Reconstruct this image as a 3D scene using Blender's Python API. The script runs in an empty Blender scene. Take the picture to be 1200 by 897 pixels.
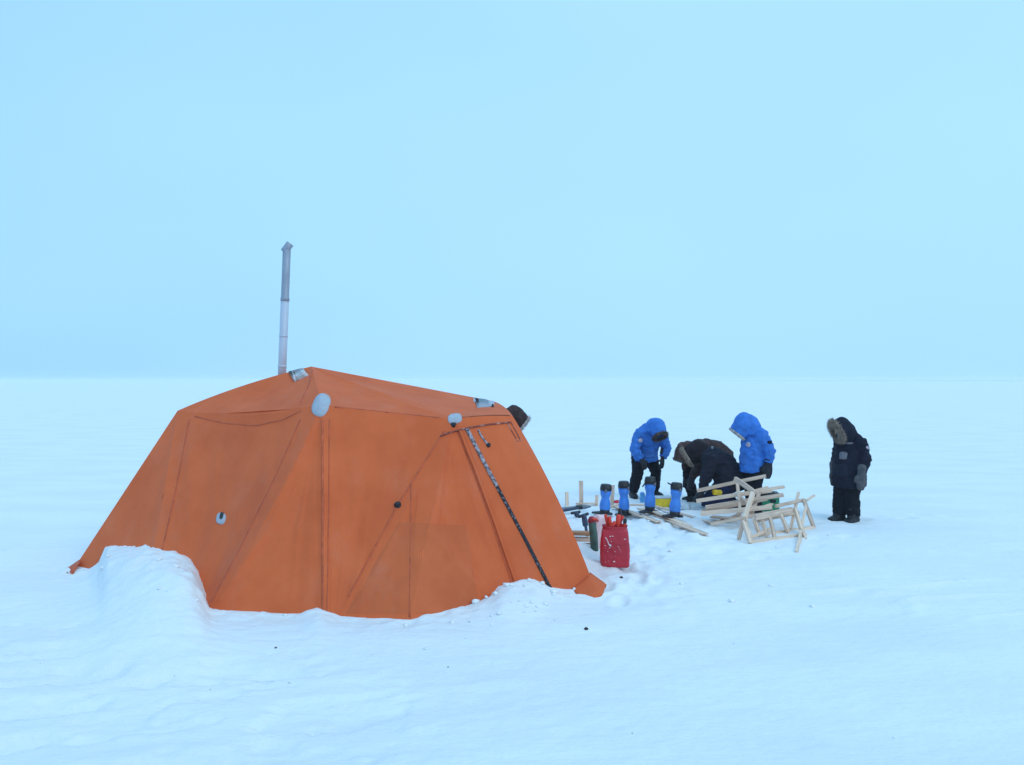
import bpy, bmesh, math, random
import numpy as np
from mathutils import Vector, Matrix, noise
from mathutils.bvhtree import BVHTree
random.seed(7); np.random.seed(7)
R = math.radians
V = Vector
scene = bpy.context.scene
COL = scene.collection
F, CX, HY, CH = 920.0, 600.0, 446.0, 2.3          # focal length in photo pixels, horizon, camera height

def at(px, py, Y):                                  # photo pixel at a chosen distance -> world point
    return V(((px - CX) / F * Y, Y, CH - (py - HY) / F * Y))
def on_ground(px, py, z=0.0):
    return at(px, py, (CH - z) * F / (py - HY))

# ------------------------------------------------------------------ numpy noise
def _hash(ix, iy, seed):
    h = (ix.astype(np.int64) * 374761393 + iy.astype(np.int64) * 668265263 + seed * 982451653) & 0xFFFFFFFF
    h = ((h ^ (h >> 13)) * 1274126177) & 0xFFFFFFFF
    h = h ^ (h >> 16)
    return (h & 0xFFFF) / 65535.0
def vnoise(x, y, seed=0):
    x = np.asarray(x, float); y = np.asarray(y, float)
    ix = np.floor(x); iy = np.floor(y); fx = x - ix; fy = y - iy
    fx = fx * fx * fx * (fx * (fx * 6 - 15) + 10); fy = fy * fy * fy * (fy * (fy * 6 - 15) + 10)
    a = _hash(ix, iy, seed); b = _hash(ix + 1, iy, seed); c = _hash(ix, iy + 1, seed); d = _hash(ix + 1, iy + 1, seed)
    return (a * (1 - fx) + b * fx) * (1 - fy) + (c * (1 - fx) + d * fx) * fy - 0.5
def fbm(x, y, seed=0, octv=4):
    s = 0; a = 1.0
    for k in range(octv):
        s = s + a * vnoise(x * 2 ** k + 17.3 * k, y * 2 ** k - 9.1 * k, seed + k); a *= 0.5
    return s
def smooth(e0, e1, x):
    t = np.clip((x - e0) / (e1 - e0), 0, 1); return t * t * (3 - 2 * t)

# ------------------------------------------------------------------ materials
MATS = {}
def mat(name, col, rough=0.7, var=0.12, scale=8.0, bump=0.0, bscale=60.0, metal=0.0, sheen=0.0, detail=4, col2=None, stretch=None, spec=0.5):
    if name in MATS: return MATS[name]
    m = bpy.data.materials.new(name); m.use_nodes = True
    nt = m.node_tree; N = nt.nodes; L = nt.links
    p = N['Principled BSDF']
    tc = N.new('ShaderNodeTexCoord'); mp = N.new('ShaderNodeMapping'); L.new(tc.outputs['Object'], mp.inputs[0])
    if stretch: mp.inputs['Scale'].default_value = stretch
    no = N.new('ShaderNodeTexNoise'); no.inputs['Scale'].default_value = scale; no.inputs['Detail'].default_value = detail
    L.new(mp.outputs[0], no.inputs['Vector'])
    mx = N.new('ShaderNodeMix'); mx.data_type = 'RGBA'
    c2 = col2 if col2 else tuple(c * (1 - var * 2) for c in col)
    c1 = col if col2 else tuple(min(1, c * (1 + var)) for c in col)
    mx.inputs['A'].default_value = (*c2, 1); mx.inputs['B'].default_value = (*c1, 1)
    rm = N.new('ShaderNodeMapRange'); rm.inputs['From Min'].default_value = 0.3; rm.inputs['From Max'].default_value = 0.7
    L.new(no.outputs['Fac'], rm.inputs['Value']); L.new(rm.outputs[0], mx.inputs['Factor'])
    L.new(mx.outputs['Result'], p.inputs['Base Color'])
    p.inputs['Roughness'].default_value = rough; p.inputs['Metallic'].default_value = metal
    p.inputs['Specular IOR Level'].default_value = spec
    if sheen: p.inputs['Sheen Weight'].default_value = sheen
    if bump:
        n2 = N.new('ShaderNodeTexNoise'); n2.inputs['Scale'].default_value = bscale; n2.inputs['Detail'].default_value = 3
        L.new(mp.outputs[0], n2.inputs['Vector'])
        b = N.new('ShaderNodeBump'); b.inputs['Strength'].default_value = bump; b.inputs['Distance'].default_value = 0.02
        L.new(n2.outputs['Fac'], b.inputs['Height']); L.new(b.outputs[0], p.inputs['Normal'])
    MATS[name] = m
    return m

def snow_material():
    m = bpy.data.materials.new('snow'); m.use_nodes = True
    nt = m.node_tree; N = nt.nodes; L = nt.links; p = N['Principled BSDF']
    tc = N.new('ShaderNodeTexCoord')
    no = N.new('ShaderNodeTexNoise'); no.inputs['Scale'].default_value = 0.9; no.inputs['Detail'].default_value = 6
    mp = N.new('ShaderNodeMapping'); mp.inputs['Scale'].default_value = (0.5, 1.3, 1); mp.inputs['Rotation'].default_value = (0, 0, R(12))
    L.new(tc.outputs['Object'], mp.inputs[0]); L.new(mp.outputs[0], no.inputs['Vector'])
    cr = N.new('ShaderNodeMix'); cr.data_type = 'RGBA'
    cr.inputs['A'].default_value = (0.768, 0.773, 0.79, 1); cr.inputs['B'].default_value = (0.815, 0.82, 0.828, 1)
    rm = N.new('ShaderNodeMapRange'); rm.inputs['From Min'].default_value = 0.35; rm.inputs['From Max'].default_value = 0.6
    L.new(no.outputs['Fac'], rm.inputs['Value']); L.new(rm.outputs[0], cr.inputs['Factor']); L.new(cr.outputs['Result'], p.inputs['Base Color'])
    p.inputs['Roughness'].default_value = 0.75; p.inputs['Specular IOR Level'].default_value = 0.25
    n2 = N.new('ShaderNodeTexNoise'); n2.inputs['Scale'].default_value = 9; n2.inputs['Detail'].default_value = 7; n2.inputs['Roughness'].default_value = 0.6
    mp2 = N.new('ShaderNodeMapping'); mp2.inputs['Scale'].default_value = (0.7, 1.2, 1)
    L.new(tc.outputs['Object'], mp2.inputs[0]); L.new(mp2.outputs[0], n2.inputs['Vector'])
    b = N.new('ShaderNodeBump'); b.inputs['Strength'].default_value = 0.5; b.inputs['Distance'].default_value = 0.05
    L.new(n2.outputs['Fac'], b.inputs['Height']); L.new(b.outputs[0], p.inputs['Normal'])
    return m

def fly_material(name, c1, c2, transl):
    m = bpy.data.materials.new(name); m.use_nodes = True
    nt = m.node_tree; N = nt.nodes; L = nt.links; p = N['Principled BSDF']; out = N['Material Output']
    tc = N.new('ShaderNodeTexCoord')
    no = N.new('ShaderNodeTexNoise'); no.inputs['Scale'].default_value = 1.6; no.inputs['Detail'].default_value = 7; no.inputs['Roughness'].default_value = 0.62
    L.new(tc.outputs['Object'], no.inputs['Vector'])
    mx = N.new('ShaderNodeMix'); mx.data_type = 'RGBA'; mx.inputs['A'].default_value = (*c1, 1); mx.inputs['B'].default_value = (*c2, 1)
    rm = N.new('ShaderNodeMapRange'); rm.inputs['From Min'].default_value = 0.34; rm.inputs['From Max'].default_value = 0.66
    L.new(no.outputs['Fac'], rm.inputs['Value']); L.new(rm.outputs[0], mx.inputs['Factor'])
    # faint pale frost rubbed into the cloth, in streaks down the walls
    fr = N.new('ShaderNodeTexNoise'); fr.inputs['Scale'].default_value = 2.2; fr.inputs['Detail'].default_value = 9; fr.inputs['Roughness'].default_value = 0.7
    mpf = N.new('ShaderNodeMapping'); mpf.inputs['Scale'].default_value = (1.3, 1.3, 0.5)
    L.new(tc.outputs['Object'], mpf.inputs[0]); L.new(mpf.outputs[0], fr.inputs['Vector'])
    rf = N.new('ShaderNodeMapRange'); rf.inputs['From Min'].default_value = 0.52; rf.inputs['From Max'].default_value = 0.78; rf.inputs['To Max'].default_value = 0.13
    L.new(fr.outputs['Fac'], rf.inputs['Value'])
    m2 = N.new('ShaderNodeMix'); m2.data_type = 'RGBA'; m2.inputs['B'].default_value = (0.7, 0.45, 0.36, 1)
    L.new(mx.outputs['Result'], m2.inputs['A']); L.new(rf.outputs[0], m2.inputs['Factor'])
    L.new(m2.outputs['Result'], p.inputs['Base Color'])
    p.inputs['Roughness'].default_value = 0.7; p.inputs['Specular IOR Level'].default_value = 0.25
    p.inputs['Sheen Weight'].default_value = 0.05
    n2 = N.new('ShaderNodeTexNoise'); n2.inputs['Scale'].default_value = 5; n2.inputs['Detail'].default_value = 6
    L.new(tc.outputs['Object'], n2.inputs['Vector'])
    b = N.new('ShaderNodeBump'); b.inputs['Strength'].default_value = 0.25; b.inputs['Distance'].default_value = 0.03
    L.new(n2.outputs['Fac'], b.inputs['Height']); L.new(b.outputs[0], p.inputs['Normal'])
    tr = N.new('ShaderNodeBsdfTranslucent'); L.new(m2.outputs['Result'], tr.inputs['Color'])
    ms = N.new('ShaderNodeMixShader'); ms.inputs[0].default_value = transl
    L.new(p.outputs[0], ms.inputs[1]); L.new(tr.outputs[0], ms.inputs[2]); L.new(ms.outputs[0], out.inputs[0])
    MATS[name] = m
    return m

def frosted_material(name, dark, frost, thr, scale):
    m = bpy.data.materials.new(name); m.use_nodes = True
    nt = m.node_tree; N = nt.nodes; L = nt.links; p = N['Principled BSDF']
    tc = N.new('ShaderNodeTexCoord'); no = N.new('ShaderNodeTexNoise'); no.inputs['Scale'].default_value = scale; no.inputs['Detail'].default_value = 5
    L.new(tc.outputs['Object'], no.inputs['Vector'])
    rm = N.new('ShaderNodeMapRange'); rm.inputs['From Min'].default_value = thr; rm.inputs['From Max'].default_value = thr + 0.16
    L.new(no.outputs['Fac'], rm.inputs['Value'])
    mx = N.new('ShaderNodeMix'); mx.data_type = 'RGBA'; mx.inputs['A'].default_value = (*dark, 1); mx.inputs['B'].default_value = (*frost, 1)
    L.new(rm.outputs[0], mx.inputs['Factor']); L.new(mx.outputs['Result'], p.inputs['Base Color'])
    p.inputs['Roughness'].default_value = 0.7
    MATS[name] = m
    return m

SNOW = snow_material()
GRAIN = mat('snow_lump', (0.84, 0.845, 0.855), 0.8, 0.02, 20, spec=.2)
FLY = fly_material('orange_tent_cloth', (0.78, 0.150, 0.042), (0.89, 0.190, 0.058), 0.28)
SEAM = mat('orange_seam_tape', (0.58, 0.098, 0.030), 0.7, 0.15, 12)
SHADED_FLY = fly_material('shaded_tent_cloth', (0.63, 0.122, 0.036), (0.73, 0.155, 0.048), 0.16)  # tent cloth darkened, shade showing through the wall painted in
PATCH = mat('grey_hub_cloth', (0.40, 0.41, 0.46), 0.5, 0.05, 20)
BLACK = mat('black_plastic', (0.012, 0.012, 0.016), 0.5, 0.2, 20)
ZIPW = frosted_material('frosted_zip', (0.10, 0.07, 0.075), (0.40, 0.33, 0.36), 0.40, 34)
ZIPD = frosted_material('dark_zip', (0.012, 0.010, 0.016), (0.40, 0.35, 0.38), 0.55, 40)
HEM = frosted_material('frosted_hem', (0.22, 0.045, 0.028), (0.58, 0.30, 0.24), 0.52, 14)
STEEL_D = mat('sooty_steel', (0.31, 0.33, 0.39), 0.5, 0.06, 4, metal=0.3)
STEEL_L = mat('galvanised_steel', (0.54, 0.56, 0.64), 0.5, 0.05, 4, metal=0.15)
WOOD = mat('pale_pine', None or (0.88, 0.66, 0.51), 0.75, 0.10, 3.0, bump=0.25, bscale=40, stretch=(1, 14, 14))
WOOD2 = mat('weathered_pine', (0.74, 0.54, 0.42), 0.8, 0.16, 3.0, bump=0.25, bscale=40, stretch=(1, 14, 14))
WOOD3 = mat('brown_board', (0.44, 0.24, 0.13), 0.8, 0.16, 3.0, stretch=(1, 14, 14))
BLUE_P = mat('blue_parka_cloth', (0.040, 0.185, 0.60), 0.7, 0.12, 10, bump=0.35, bscale=28, spec=0.3)
NAVYP = mat('navy_pocket', (0.016, 0.018, 0.034), 0.8, spec=.2)
BLUE_D = mat('blue_parka_seam', (0.034, 0.155, 0.50), 0.7, 0.1, 10)
NAVY = mat('navy_parka_cloth', (0.011, 0.012, 0.026), 0.85, 0.2, 10, bump=0.35, bscale=28, spec=0.2)
CHAR = mat('charcoal_parka_cloth', (0.017, 0.017, 0.030), 0.85, 0.2, 10, bump=0.35, bscale=28, spec=0.2)
BROWN = mat('brown_black_cloth', (0.052, 0.028, 0.028), 0.8, 0.25, 9, bump=0.35, bscale=28, spec=0.25)
BROWNH = mat('brown_hood_cloth', (0.11, 0.055, 0.05), 0.8, 0.3, 9, bump=0.35, bscale=28, spec=0.25)
DHOOD = mat('near_black_hood_cloth', (0.022, 0.015, 0.020), 0.85, 0.25, 9, bump=0.35, bscale=28, spec=0.2)
BROWNC = mat('brown_black_coat', (0.020, 0.012, 0.016), 0.85, 0.25, 9, bump=0.35, bscale=28, spec=0.2)
TROU = mat('black_trousers', (0.008, 0.008, 0.014), 0.85, 0.2, 10, bump=0.3, bscale=25, spec=0.2)
TROUN = mat('navy_trousers', (0.010, 0.015, 0.055), 0.85, 0.2, 10, bump=0.3, bscale=25, spec=0.2)
BOOT = mat('black_boot', (0.010, 0.010, 0.014), 0.6, 0.2, 14)
MITT = mat('grey_mitten', (0.085, 0.080, 0.085), 0.85, 0.2, 25)
MITTE = mat('pale_mitten_edge', (0.42, 0.40, 0.40), 0.9)
GLOVE = mat('black_glove', (0.012, 0.013, 0.020), 0.7, 0.2, 20)
SKIN = mat('skin', (0.50, 0.29, 0.21), 0.5, 0.08, 12)
BALA = mat('dark_balaclava', (0.018, 0.018, 0.026), 0.85, 0.2, 20)
FURG = mat('grey_brown_fur', (0.40, 0.31, 0.25), 0.9, 0.3, 30)
FURL = mat('pale_fur', (0.66, 0.58, 0.54), 0.9, 0.25, 30)
FURD = mat('dark_fur', (0.14, 0.10, 0.09), 0.9, 0.3, 30)
REFL = mat('grey_reflective', (0.15, 0.14, 0.16), 0.5, 0.1, 20)
BADGE = mat('pale_badge', (0.50, 0.42, 0.50), 0.6, 0.1, 20)
CANB = mat('blue_canister', (0.055, 0.24, 0.72), 0.35, 0.08, 8)
RED = mat('red_bag_vinyl', (0.50, 0.014, 0.032), 0.36, 0.10, 5, bump=0.5, bscale=9)
REDO = mat('orange_red_plastic', (0.75, 0.055, 0.03), 0.45, 0.1, 10)
PINK = mat('pale_pink_sack', (0.80, 0.56, 0.58), 0.7, 0.1, 10, bump=0.5, bscale=12)
GREEN_T = mat('green_tube', (0.05, 0.12, 0.095), 0.6, 0.15, 10)
GREEN_C = mat('green_crate', (0.02, 0.26, 0.12), 0.5, 0.12, 10)
YEL = mat('yellow_plastic', (0.80, 0.55, 0.015), 0.5, 0.1, 10)
BAGB = mat('pale_blue_bag', (0.55, 0.62, 0.68), 0.45, 0.12, 8, bump=0.4, bscale=14)
NAVYT = mat('navy_tool', (0.03, 0.05, 0.10), 0.5, 0.2, 12)
GREYT = mat('grey_blue_tool', (0.19, 0.21, 0.27), 0.5, 0.2, 12)
CRUMB = mat('dark_crumb', (0.035, 0.03, 0.03), 0.9, 0.3, 30)
SHORE = mat('far_shore', (0.46, 0.46, 0.49), 0.9, 0.3, 0.02, col2=(0.70, 0.70, 0.73))

# ------------------------------------------------------------------ object helpers
def tag(o, label=None, cat=None, group=None, kind=None):
    if label: o['label'] = label
    if cat: o['category'] = cat
    if group: o['group'] = group
    if kind: o['kind'] = kind
    return o
def link(name, me, m, parent=None, smooth_=True):
    o = bpy.data.objects.new(name, me); COL.objects.link(o)
    if m is not None and len(me.materials) == 0: me.materials.append(m)
    if smooth_: me.polygons.foreach_set('use_smooth', [True] * len(me.polygons))
    if parent is not None: o.parent = parent
    return o
def obj(name, bm, m, parent=None, smooth_=True, origin=None):
    me = bpy.data.meshes.new(name); bmesh.ops.recalc_face_normals(bm, faces=bm.faces)
    if origin is not None: bmesh.ops.translate(bm, verts=bm.verts, vec=-V(origin))
    bm.to_mesh(me); bm.free()
    o = link(name, me, m, parent, smooth_)
    if origin is not None: o.location = origin
    return o
def empty(name, loc, rz=0.0):
    o = bpy.data.objects.new(name, None); COL.objects.link(o); o.location = loc; o.rotation_euler = (0, 0, rz)
    o.empty_display_size = 0.2
    return o

def ring_faces(bm, a, b):
    n = len(a)
    for i in range(n):
        bm.faces.new((a[i], a[(i + 1) % n], b[(i + 1) % n], b[i]))
def loft(bm, secs, side=(0, 1, 0), n=16, cap=True, capk=0.6):
    """tube of elliptical sections: (centre, radius along side, radius across)."""
    side = V(side); S = [(V(c), a, b) for c, a, b in secs]
    pts = [s[0] for s in S]; T = []
    for i in range(len(S)):
        t = pts[min(i + 1, len(S) - 1)] - pts[max(i - 1, 0)]
        T.append(t.normalized())
    full = []
    if cap:
        c, a, b = S[0]; r = min(a, b) * capk
        for k, s in ((1.0, 0.42), (0.75, 0.75), (0.35, 0.93)): full.append((c - T[0] * r * k, a * s, b * s, T[0]))
    for i, (c, a, b) in enumerate(S): full.append((c, a, b, T[i]))
    if cap:
        c, a, b = S[-1]; r = min(a, b) * capk
        for k, s in ((0.35, 0.93), (0.75, 0.75), (1.0, 0.42)): full.append((c + T[-1] * r * k, a * s, b * s, T[-1]))
    rings = []
    for c, a, b, t in full:
        u = side - t * side.dot(t)
        if u.length < 1e-4: u = V((1, 0, 0)) - t * t.x
        u.normalize(); w = t.cross(u)
        rings.append([bm.verts.new(c + u * (a * math.cos(2 * math.pi * k / n)) + w * (b * math.sin(2 * math.pi * k / n))) for k in range(n)])
    for a, b in zip(rings, rings[1:]): ring_faces(bm, a, b)
    bm.faces.new(rings[0][::-1]); bm.faces.new(rings[-1])
    return rings
def ball(bm, c, r, scale=(1, 1, 1), seg=12, rot=None):
    M = Matrix.Translation(V(c)) @ (rot.to_4x4() if rot else Matrix.Identity(4)) @ Matrix.Diagonal((*[r * s for s in scale], 1))
    bmesh.ops.create_uvsphere(bm, u_segments=seg, v_segments=max(6, seg * 2 // 3), radius=1, matrix=M)
def boxm(bm, M, sx, sy, sz, bev=0.0):
    g = bmesh.ops.create_cube(bm, size=1, matrix=M @ Matrix.Diagonal((sx, sy, sz, 1)))
    if bev:
        es = list({e for v in g['verts'] for e in v.link_edges})
        bmesh.ops.bevel(bm, geom=es, offset=bev, segments=2, profile=0.5, affect='EDGES')
def frame_between(a, b, up=(0, 0, 1), roll=0.0):
    a, b = V(a), V(b); x = (b - a).normalized(); up = V(up)
    y = up.cross(x)
    if y.length < 1e-4: y = V((0, 1, 0)).cross(x)
    y.normalize(); z = x.cross(y)
    M = Matrix((x, y, z)).transposed().to_4x4(); M.translation = (a + b) / 2
    return M @ Matrix.Rotation(roll, 4, 'X')
def beam_mesh(length, w, h, seed=0, bev=0.004):
    """a sawn lath along X, slightly bowed, ends not quite square."""
    rnd = random.Random(seed); bm = bmesh.new(); n = 6; rings = []
    bow = rnd.uniform(-0.006, 0.006); bow2 = rnd.uniform(-0.006, 0.006)
    for i in range(n + 1):
        t = i / n; x = (t - 0.5) * length; by = bow * 4 * t * (1 - t); bz = bow2 * 4 * t * (1 - t)
        pts = []
        b = bev
        for (sy, sz) in ((-1, -1), (1, -1), (1, 1), (-1, 1)):
            for q in (0, 1):
                first = (sy * sz > 0)
                yy = sy * (w / 2 - (b if (q == 0) == first else 0)); zz = sz * (h / 2 - (0 if (q == 0) == first else b))
                pts.append(bm.verts.new((x + rnd.uniform(-.003, .003) * (i in (0, n)), yy + by, zz + bz)))
        rings.append(pts)
    for a, b in zip(rings, rings[1:]): ring_faces(bm, a, b)
    bm.faces.new(rings[0][::-1]); bm.faces.new(rings[-1])
    return bm
def beam(name, a, b, w, h, m, parent=None, seed=0, roll=0.0):
    a, b = V(a), V(b)
    bm = beam_mesh((b - a).length, w, h, seed)
    o = obj(name, bm, m, None, smooth_=False)
    M = frame_between(a, b, roll=roll)
    o.matrix_world = M
    if parent is not None:
        o.parent = parent
        bpy_inv = Matrix.Translation(parent.location) @ Matrix.Rotation(parent.rotation_euler.z, 4, 'Z')
        o.matrix_parent_inverse = bpy_inv.inverted()
    return o

DG = None
def remeshed(bm, voxel, smooth_it=4, wrinkle=0.0, wscale=9.0, seed=0, stretch=(1, 1, 1)):
    """fuse overlapping lofts into one continuous skin."""
    bmesh.ops.recalc_face_normals(bm, faces=bm.faces)
    me = bpy.data.meshes.new('tmp'); bm.to_mesh(me); bm.free()
    o = bpy.data.objects.new('tmp', me); COL.objects.link(o)
    r = o.modifiers.new('r', 'REMESH'); r.mode = 'VOXEL'; r.voxel_size = voxel; r.adaptivity = 0
    if smooth_it:
        s = o.modifiers.new('s', 'SMOOTH'); s.iterations = smooth_it; s.factor = 0.5
    dg = bpy.context.evaluated_depsgraph_get(); dg.update()
    ev = o.evaluated_get(dg); out = bpy.data.meshes.new_from_object(ev)
    bpy.data.objects.remove(o); bpy.data.meshes.remove(me)
    if wrinkle:
        off = V((seed * 3.1, seed * 1.7, seed * 5.3)); st = V(stretch)
        nor = [v.normal.copy() for v in out.vertices]
        for v, n_ in zip(out.vertices, nor):
            q = V((v.co.x * st.x, v.co.y * st.y, v.co.z * st.z)) * wscale + off
            d = 1.0 - abs(noise.noise(q)) * 2.0 + 0.5 * noise.noise(q * 2.3)
            v.co += n_ * (wrinkle * (d - 0.5))
    return out

# ------------------------------------------------------------------ ground
BASE = [V(p) for p in ((-5.29, 9.36, 0), (-3.92, 8.40, 0), (-3.04, 7.78, 0), (-1.81, 7.58, 0), (-1.58, 7.56, 0), (-0.98, 7.53, 0), (0.06, 8.28, 0), (0.93, 8.62, 0))]
BACK = [V(p) for p in ((0.85, 10.3, 0), (0.1, 12.0, 0), (-2.0, 12.9, 0), (-4.0, 12.4, 0), (-5.15, 11.0, 0))]
BX = [p.x for p in BASE]; BY = [p.y for p in BASE]
RING = BASE + BACK
H_PX = [60, 80, 105, 116, 124, 150, 180, 205, 225, 237, 243, 250, 350, 372, 398, 480, 545, 572, 586, 605, 627, 645, 665, 690, 705, 730]
H_Z = [0.02, 0.02, 0.06, 0.14, 0.30, 0.37, 0.41, 0.40, 0.33, 0.20, 0.05, 0.02, 0.02, 0.085, 0.015, 0.0, 0.02, 0.05, 0.14, 0.16, 0.165, 0.07, 0.03, 0.01, 0.0, 0.0]
_gx = np.arange(0, 800.0); _gh = np.interp(_gx, H_PX, H_Z, left=.02, right=0)
_k = np.exp(-(np.arange(-90, 91) / 60.0) ** 2); _gs = np.convolve(np.pad(_gh, 90, mode='edge'), _k / _k.sum(), 'valid')
def seg_dist(X, Y, ring, closed=True):
    d = np.full(X.shape, 1e9); n = len(ring)
    for i in range(n if closed else n - 1):
        a, b = ring[i], ring[(i + 1) % n]
        dx, dy = b.x - a.x, b.y - a.y; l2 = dx * dx + dy * dy
        t = np.clip(((X - a.x) * dx + (Y - a.y) * dy) / l2, 0, 1)
        d = np.minimum(d, np.hypot(X - a.x - t * dx, Y - a.y - t * dy))
    return d
def inside(X, Y, ring):
    c = np.zeros(X.shape, bool); n = len(ring)
    for i in range(n):
        a, b = ring[i], ring[(i + 1) % n]
        if a.y == b.y: continue
        cond = ((a.y > Y) != (b.y > Y)) & (X < (b.x - a.x) * (Y - a.y) / (b.y - a.y) + a.x)
        c ^= cond
    return c
def height(X, Y):
    X = np.atleast_1d(np.asarray(X, float)); Y = np.atleast_1d(np.asarray(Y, float))
    near = np.exp(-np.maximum(0, np.hypot(X, Y - 8) - 8) / 10.0)
    d = seg_dist(X, Y, RING); ins = inside(X, Y, RING)
    d = np.where(ins, 0, d)
    away = smooth(0.0, 1.6, d)
    xr = X * 0.97 + Y * 0.22; yr = -X * 0.22 + Y * 0.97
    z = 0.10 * fbm(xr * 0.14, yr * 0.33, 3, 3) * away * near * np.exp(-np.maximum(0, Y - 11) / 5)
    sas = fbm(xr * 0.55, yr * 1.9, 11, 4)
    z = z + 0.050 * sas * (1 - .55 * smooth(0, 2.5, X)) * (0.25 + 0.75 * away) * np.exp(-np.maximum(0, Y - 11) / 5) * smooth(-0.1, 0.35, fbm(X * .25, Y * .3, 31, 2) + 0.15)
    # wind-cut ridges with a sharper lip
    rid = np.abs(fbm(xr * 0.45 + 4, yr * 1.5, 21, 3)); z = z + 0.035 * np.exp(-(rid / 0.06) ** 2) * away * np.exp(-np.maximum(0, Y - 11) / 5) * smooth(0.0, 0.25, fbm(X * .2 + 9, Y * .3, 41, 2) + 0.05)
    # trampled work area beside the tools and the footpath in front of it
    tr = np.exp(-((X - 1.7) / 1.7) ** 2 - ((Y - 12.2) / 2.6) ** 2) + 0.8 * np.exp(-((X - 1.35) / 0.7) ** 2 - ((Y - 9.3) / 1.2) ** 2) + 0.5 * np.exp(-((X - 4.2) / 1.4) ** 2 - ((Y - 12.6) / 0.8) ** 2)
    tr = np.clip(tr, 0, 1) * (0.2 + 0.8 * smooth(0, .5, d))
    z = z + tr * (0.085 * fbm(X * 2.6, Y * 2.6, 51, 3) + 0.045 * fbm(X * 7, Y * 7, 61, 3))
    # broken wind crust in the left foreground, with crisp little steps
    reg = smooth(-0.4, -2.0, X + 0.35 * (Y - 6)) * smooth(8.6, 7.2, Y) + 0.45 * np.exp(-((X + .6) / 1.6) ** 2 - ((Y - 5.6) / .8) ** 2)
    cr_ = fbm(xr * 0.9 + 3, yr * 3.4, 111, 4)
    z = z - reg * (0.030 * smooth(.05, .17, cr_) + 0.018 * smooth(.12, .2, fbm(xr * 2.1, yr * 5.5, 121, 3))) * away
    z = z + 0.008 * fbm(X * 5, Y * 9, 71, 3) * near * np.exp(-np.maximum(0, Y - 12) / 8)
    # snow banked against the tent
    px = CX + F * X / np.maximum(Y, 1.0)
    h = np.interp(px + 3.0 * vnoise(X * 9, Y * 9, 81), H_PX, H_Z)
    hs_ = np.interp(px, _gx, _gs); bl = smooth(0.05, 1.0, d + 0.12 * fbm(X * 2.2, Y * 2.2, 131, 3))
    h = h * (1 - bl) + hs_ * 0.78 * bl
    front = (Y < np.interp(X, BX, BY) + 0.9) & (X > -8.5) & (X < 2.2) & (Y > 4)
    w = np.interp(px, [80, 130, 200, 235, 262, 420, 560, 600, 640, 720], [1.6, 2.0, 2.0, 1.8, 1.5, 1.1, 1.0, 1.1, 0.9, 0.6])
    fall = np.where(d <= 0, 1.0, np.clip(1 - d / w, 0, 1)); fall = fall * fall * (3 - 2 * fall)
    lumps = 1 + 0.10 * np.abs(fbm(X * 7.5, Y * 7.5, 141, 2)) * smooth(.5, .1, d) + 0.08 * fbm(X * 3.0, Y * 3.0, 91, 2) + 0.05 * fbm(X * 14, Y * 14, 95, 2)
    z = z + np.where(front, h * fall * lumps, 0)
    z = z + np.where(front, 0.05 * np.clip(1 - d / 0.45, 0, 1) * (fbm(X * 7, Y * 7, 99, 3) + 0.1) * (d > 0), 0)
    bank = np.where(~front, 0.12 * np.clip(1 - d / 0.7, 0, 1) ** 2, 0)
    z = z + bank * (Y > 9)
    # broad drift running off to the left of the tent and a lump by the red bag
    z = z + 0.13 * np.exp(-((X + 6.3) / 1.5) ** 2 - ((Y - 10.0) / 0.75) ** 2)
    z = z + 0.10 * np.exp(-((X - 0.93) / 0.22) ** 2 - ((Y - 10.1) / 0.25) ** 2)
    z = z + 0.16 * np.exp(-((X - 1.02) / 0.45) ** 2 - ((Y - 12.0) / 0.8) ** 2)
    for fx, fy, ca, sa, dp in PRINTS:
        m_ = (np.abs(X - fx) < .6) & (np.abs(Y - fy) < .6)
        if m_.any():
            a_ = (X[m_] - fx) * ca + (Y[m_] - fy) * sa; b_ = -(X[m_] - fx) * sa + (Y[m_] - fy) * ca
            q = (a_ / .17) ** 2 + (b_ / .085) ** 2
            z[m_] += -dp * np.exp(-q * q) + .3 * dp * np.exp(-((np.sqrt(q) - 1.35) / .35) ** 2)
    return z
_rp = random.Random(77); PRINTS = []
def walk(x, y, x1, y1):
    a = math.atan2(y1 - y, x1 - x); n = int(math.hypot(x1 - x, y1 - y) / .42)
    for i in range(n):
        t = (i + .5) / n; sd = .13 * (1 if i % 2 else -1)
        aa = a + _rp.uniform(-.25, .25)
        PRINTS.append((x + (x1 - x) * t - math.sin(a) * sd + _rp.uniform(-.05, .05), y + (y1 - y) * t + math.cos(a) * sd + _rp.uniform(-.05, .05), math.cos(aa), math.sin(aa), _rp.uniform(.03, .06)))
walk(1.3, 9.0, 2.2, 11.6); walk(2.3, 11.8, 5.2, 12.6); walk(5.5, 12.9, 7.6, 13.4); walk(1.5, 10.4, 3.0, 10.6); walk(3.2, 10.3, 4.9, 11.6); walk(1.3, 14.6, 3.2, 14.4); walk(2.6, 15.4, 5.4, 15.0); walk(0.9, 8.0, 1.6, 9.6)
for _ in range(26): PRINTS.append((_rp.gauss(2.3, .9), _rp.gauss(12.4, 1.1), math.cos(_ * 1.9), math.sin(_ * 1.9), _rp.uniform(.025, .05)))
for fx, fy in ((5.36, 12.72), (5.62, 12.80), (2.47, 15.2), (2.80, 15.3), (4.1, 13.4), (4.3, 13.6)): PRINTS.append((fx, fy, 1, 0, .045))
def gz(x, y): return float(height(np.array([x]), np.array([y]))[0])
def G(px, py):
    p = on_ground(px, py); p.z = gz(p.x, p.y); return p

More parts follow.
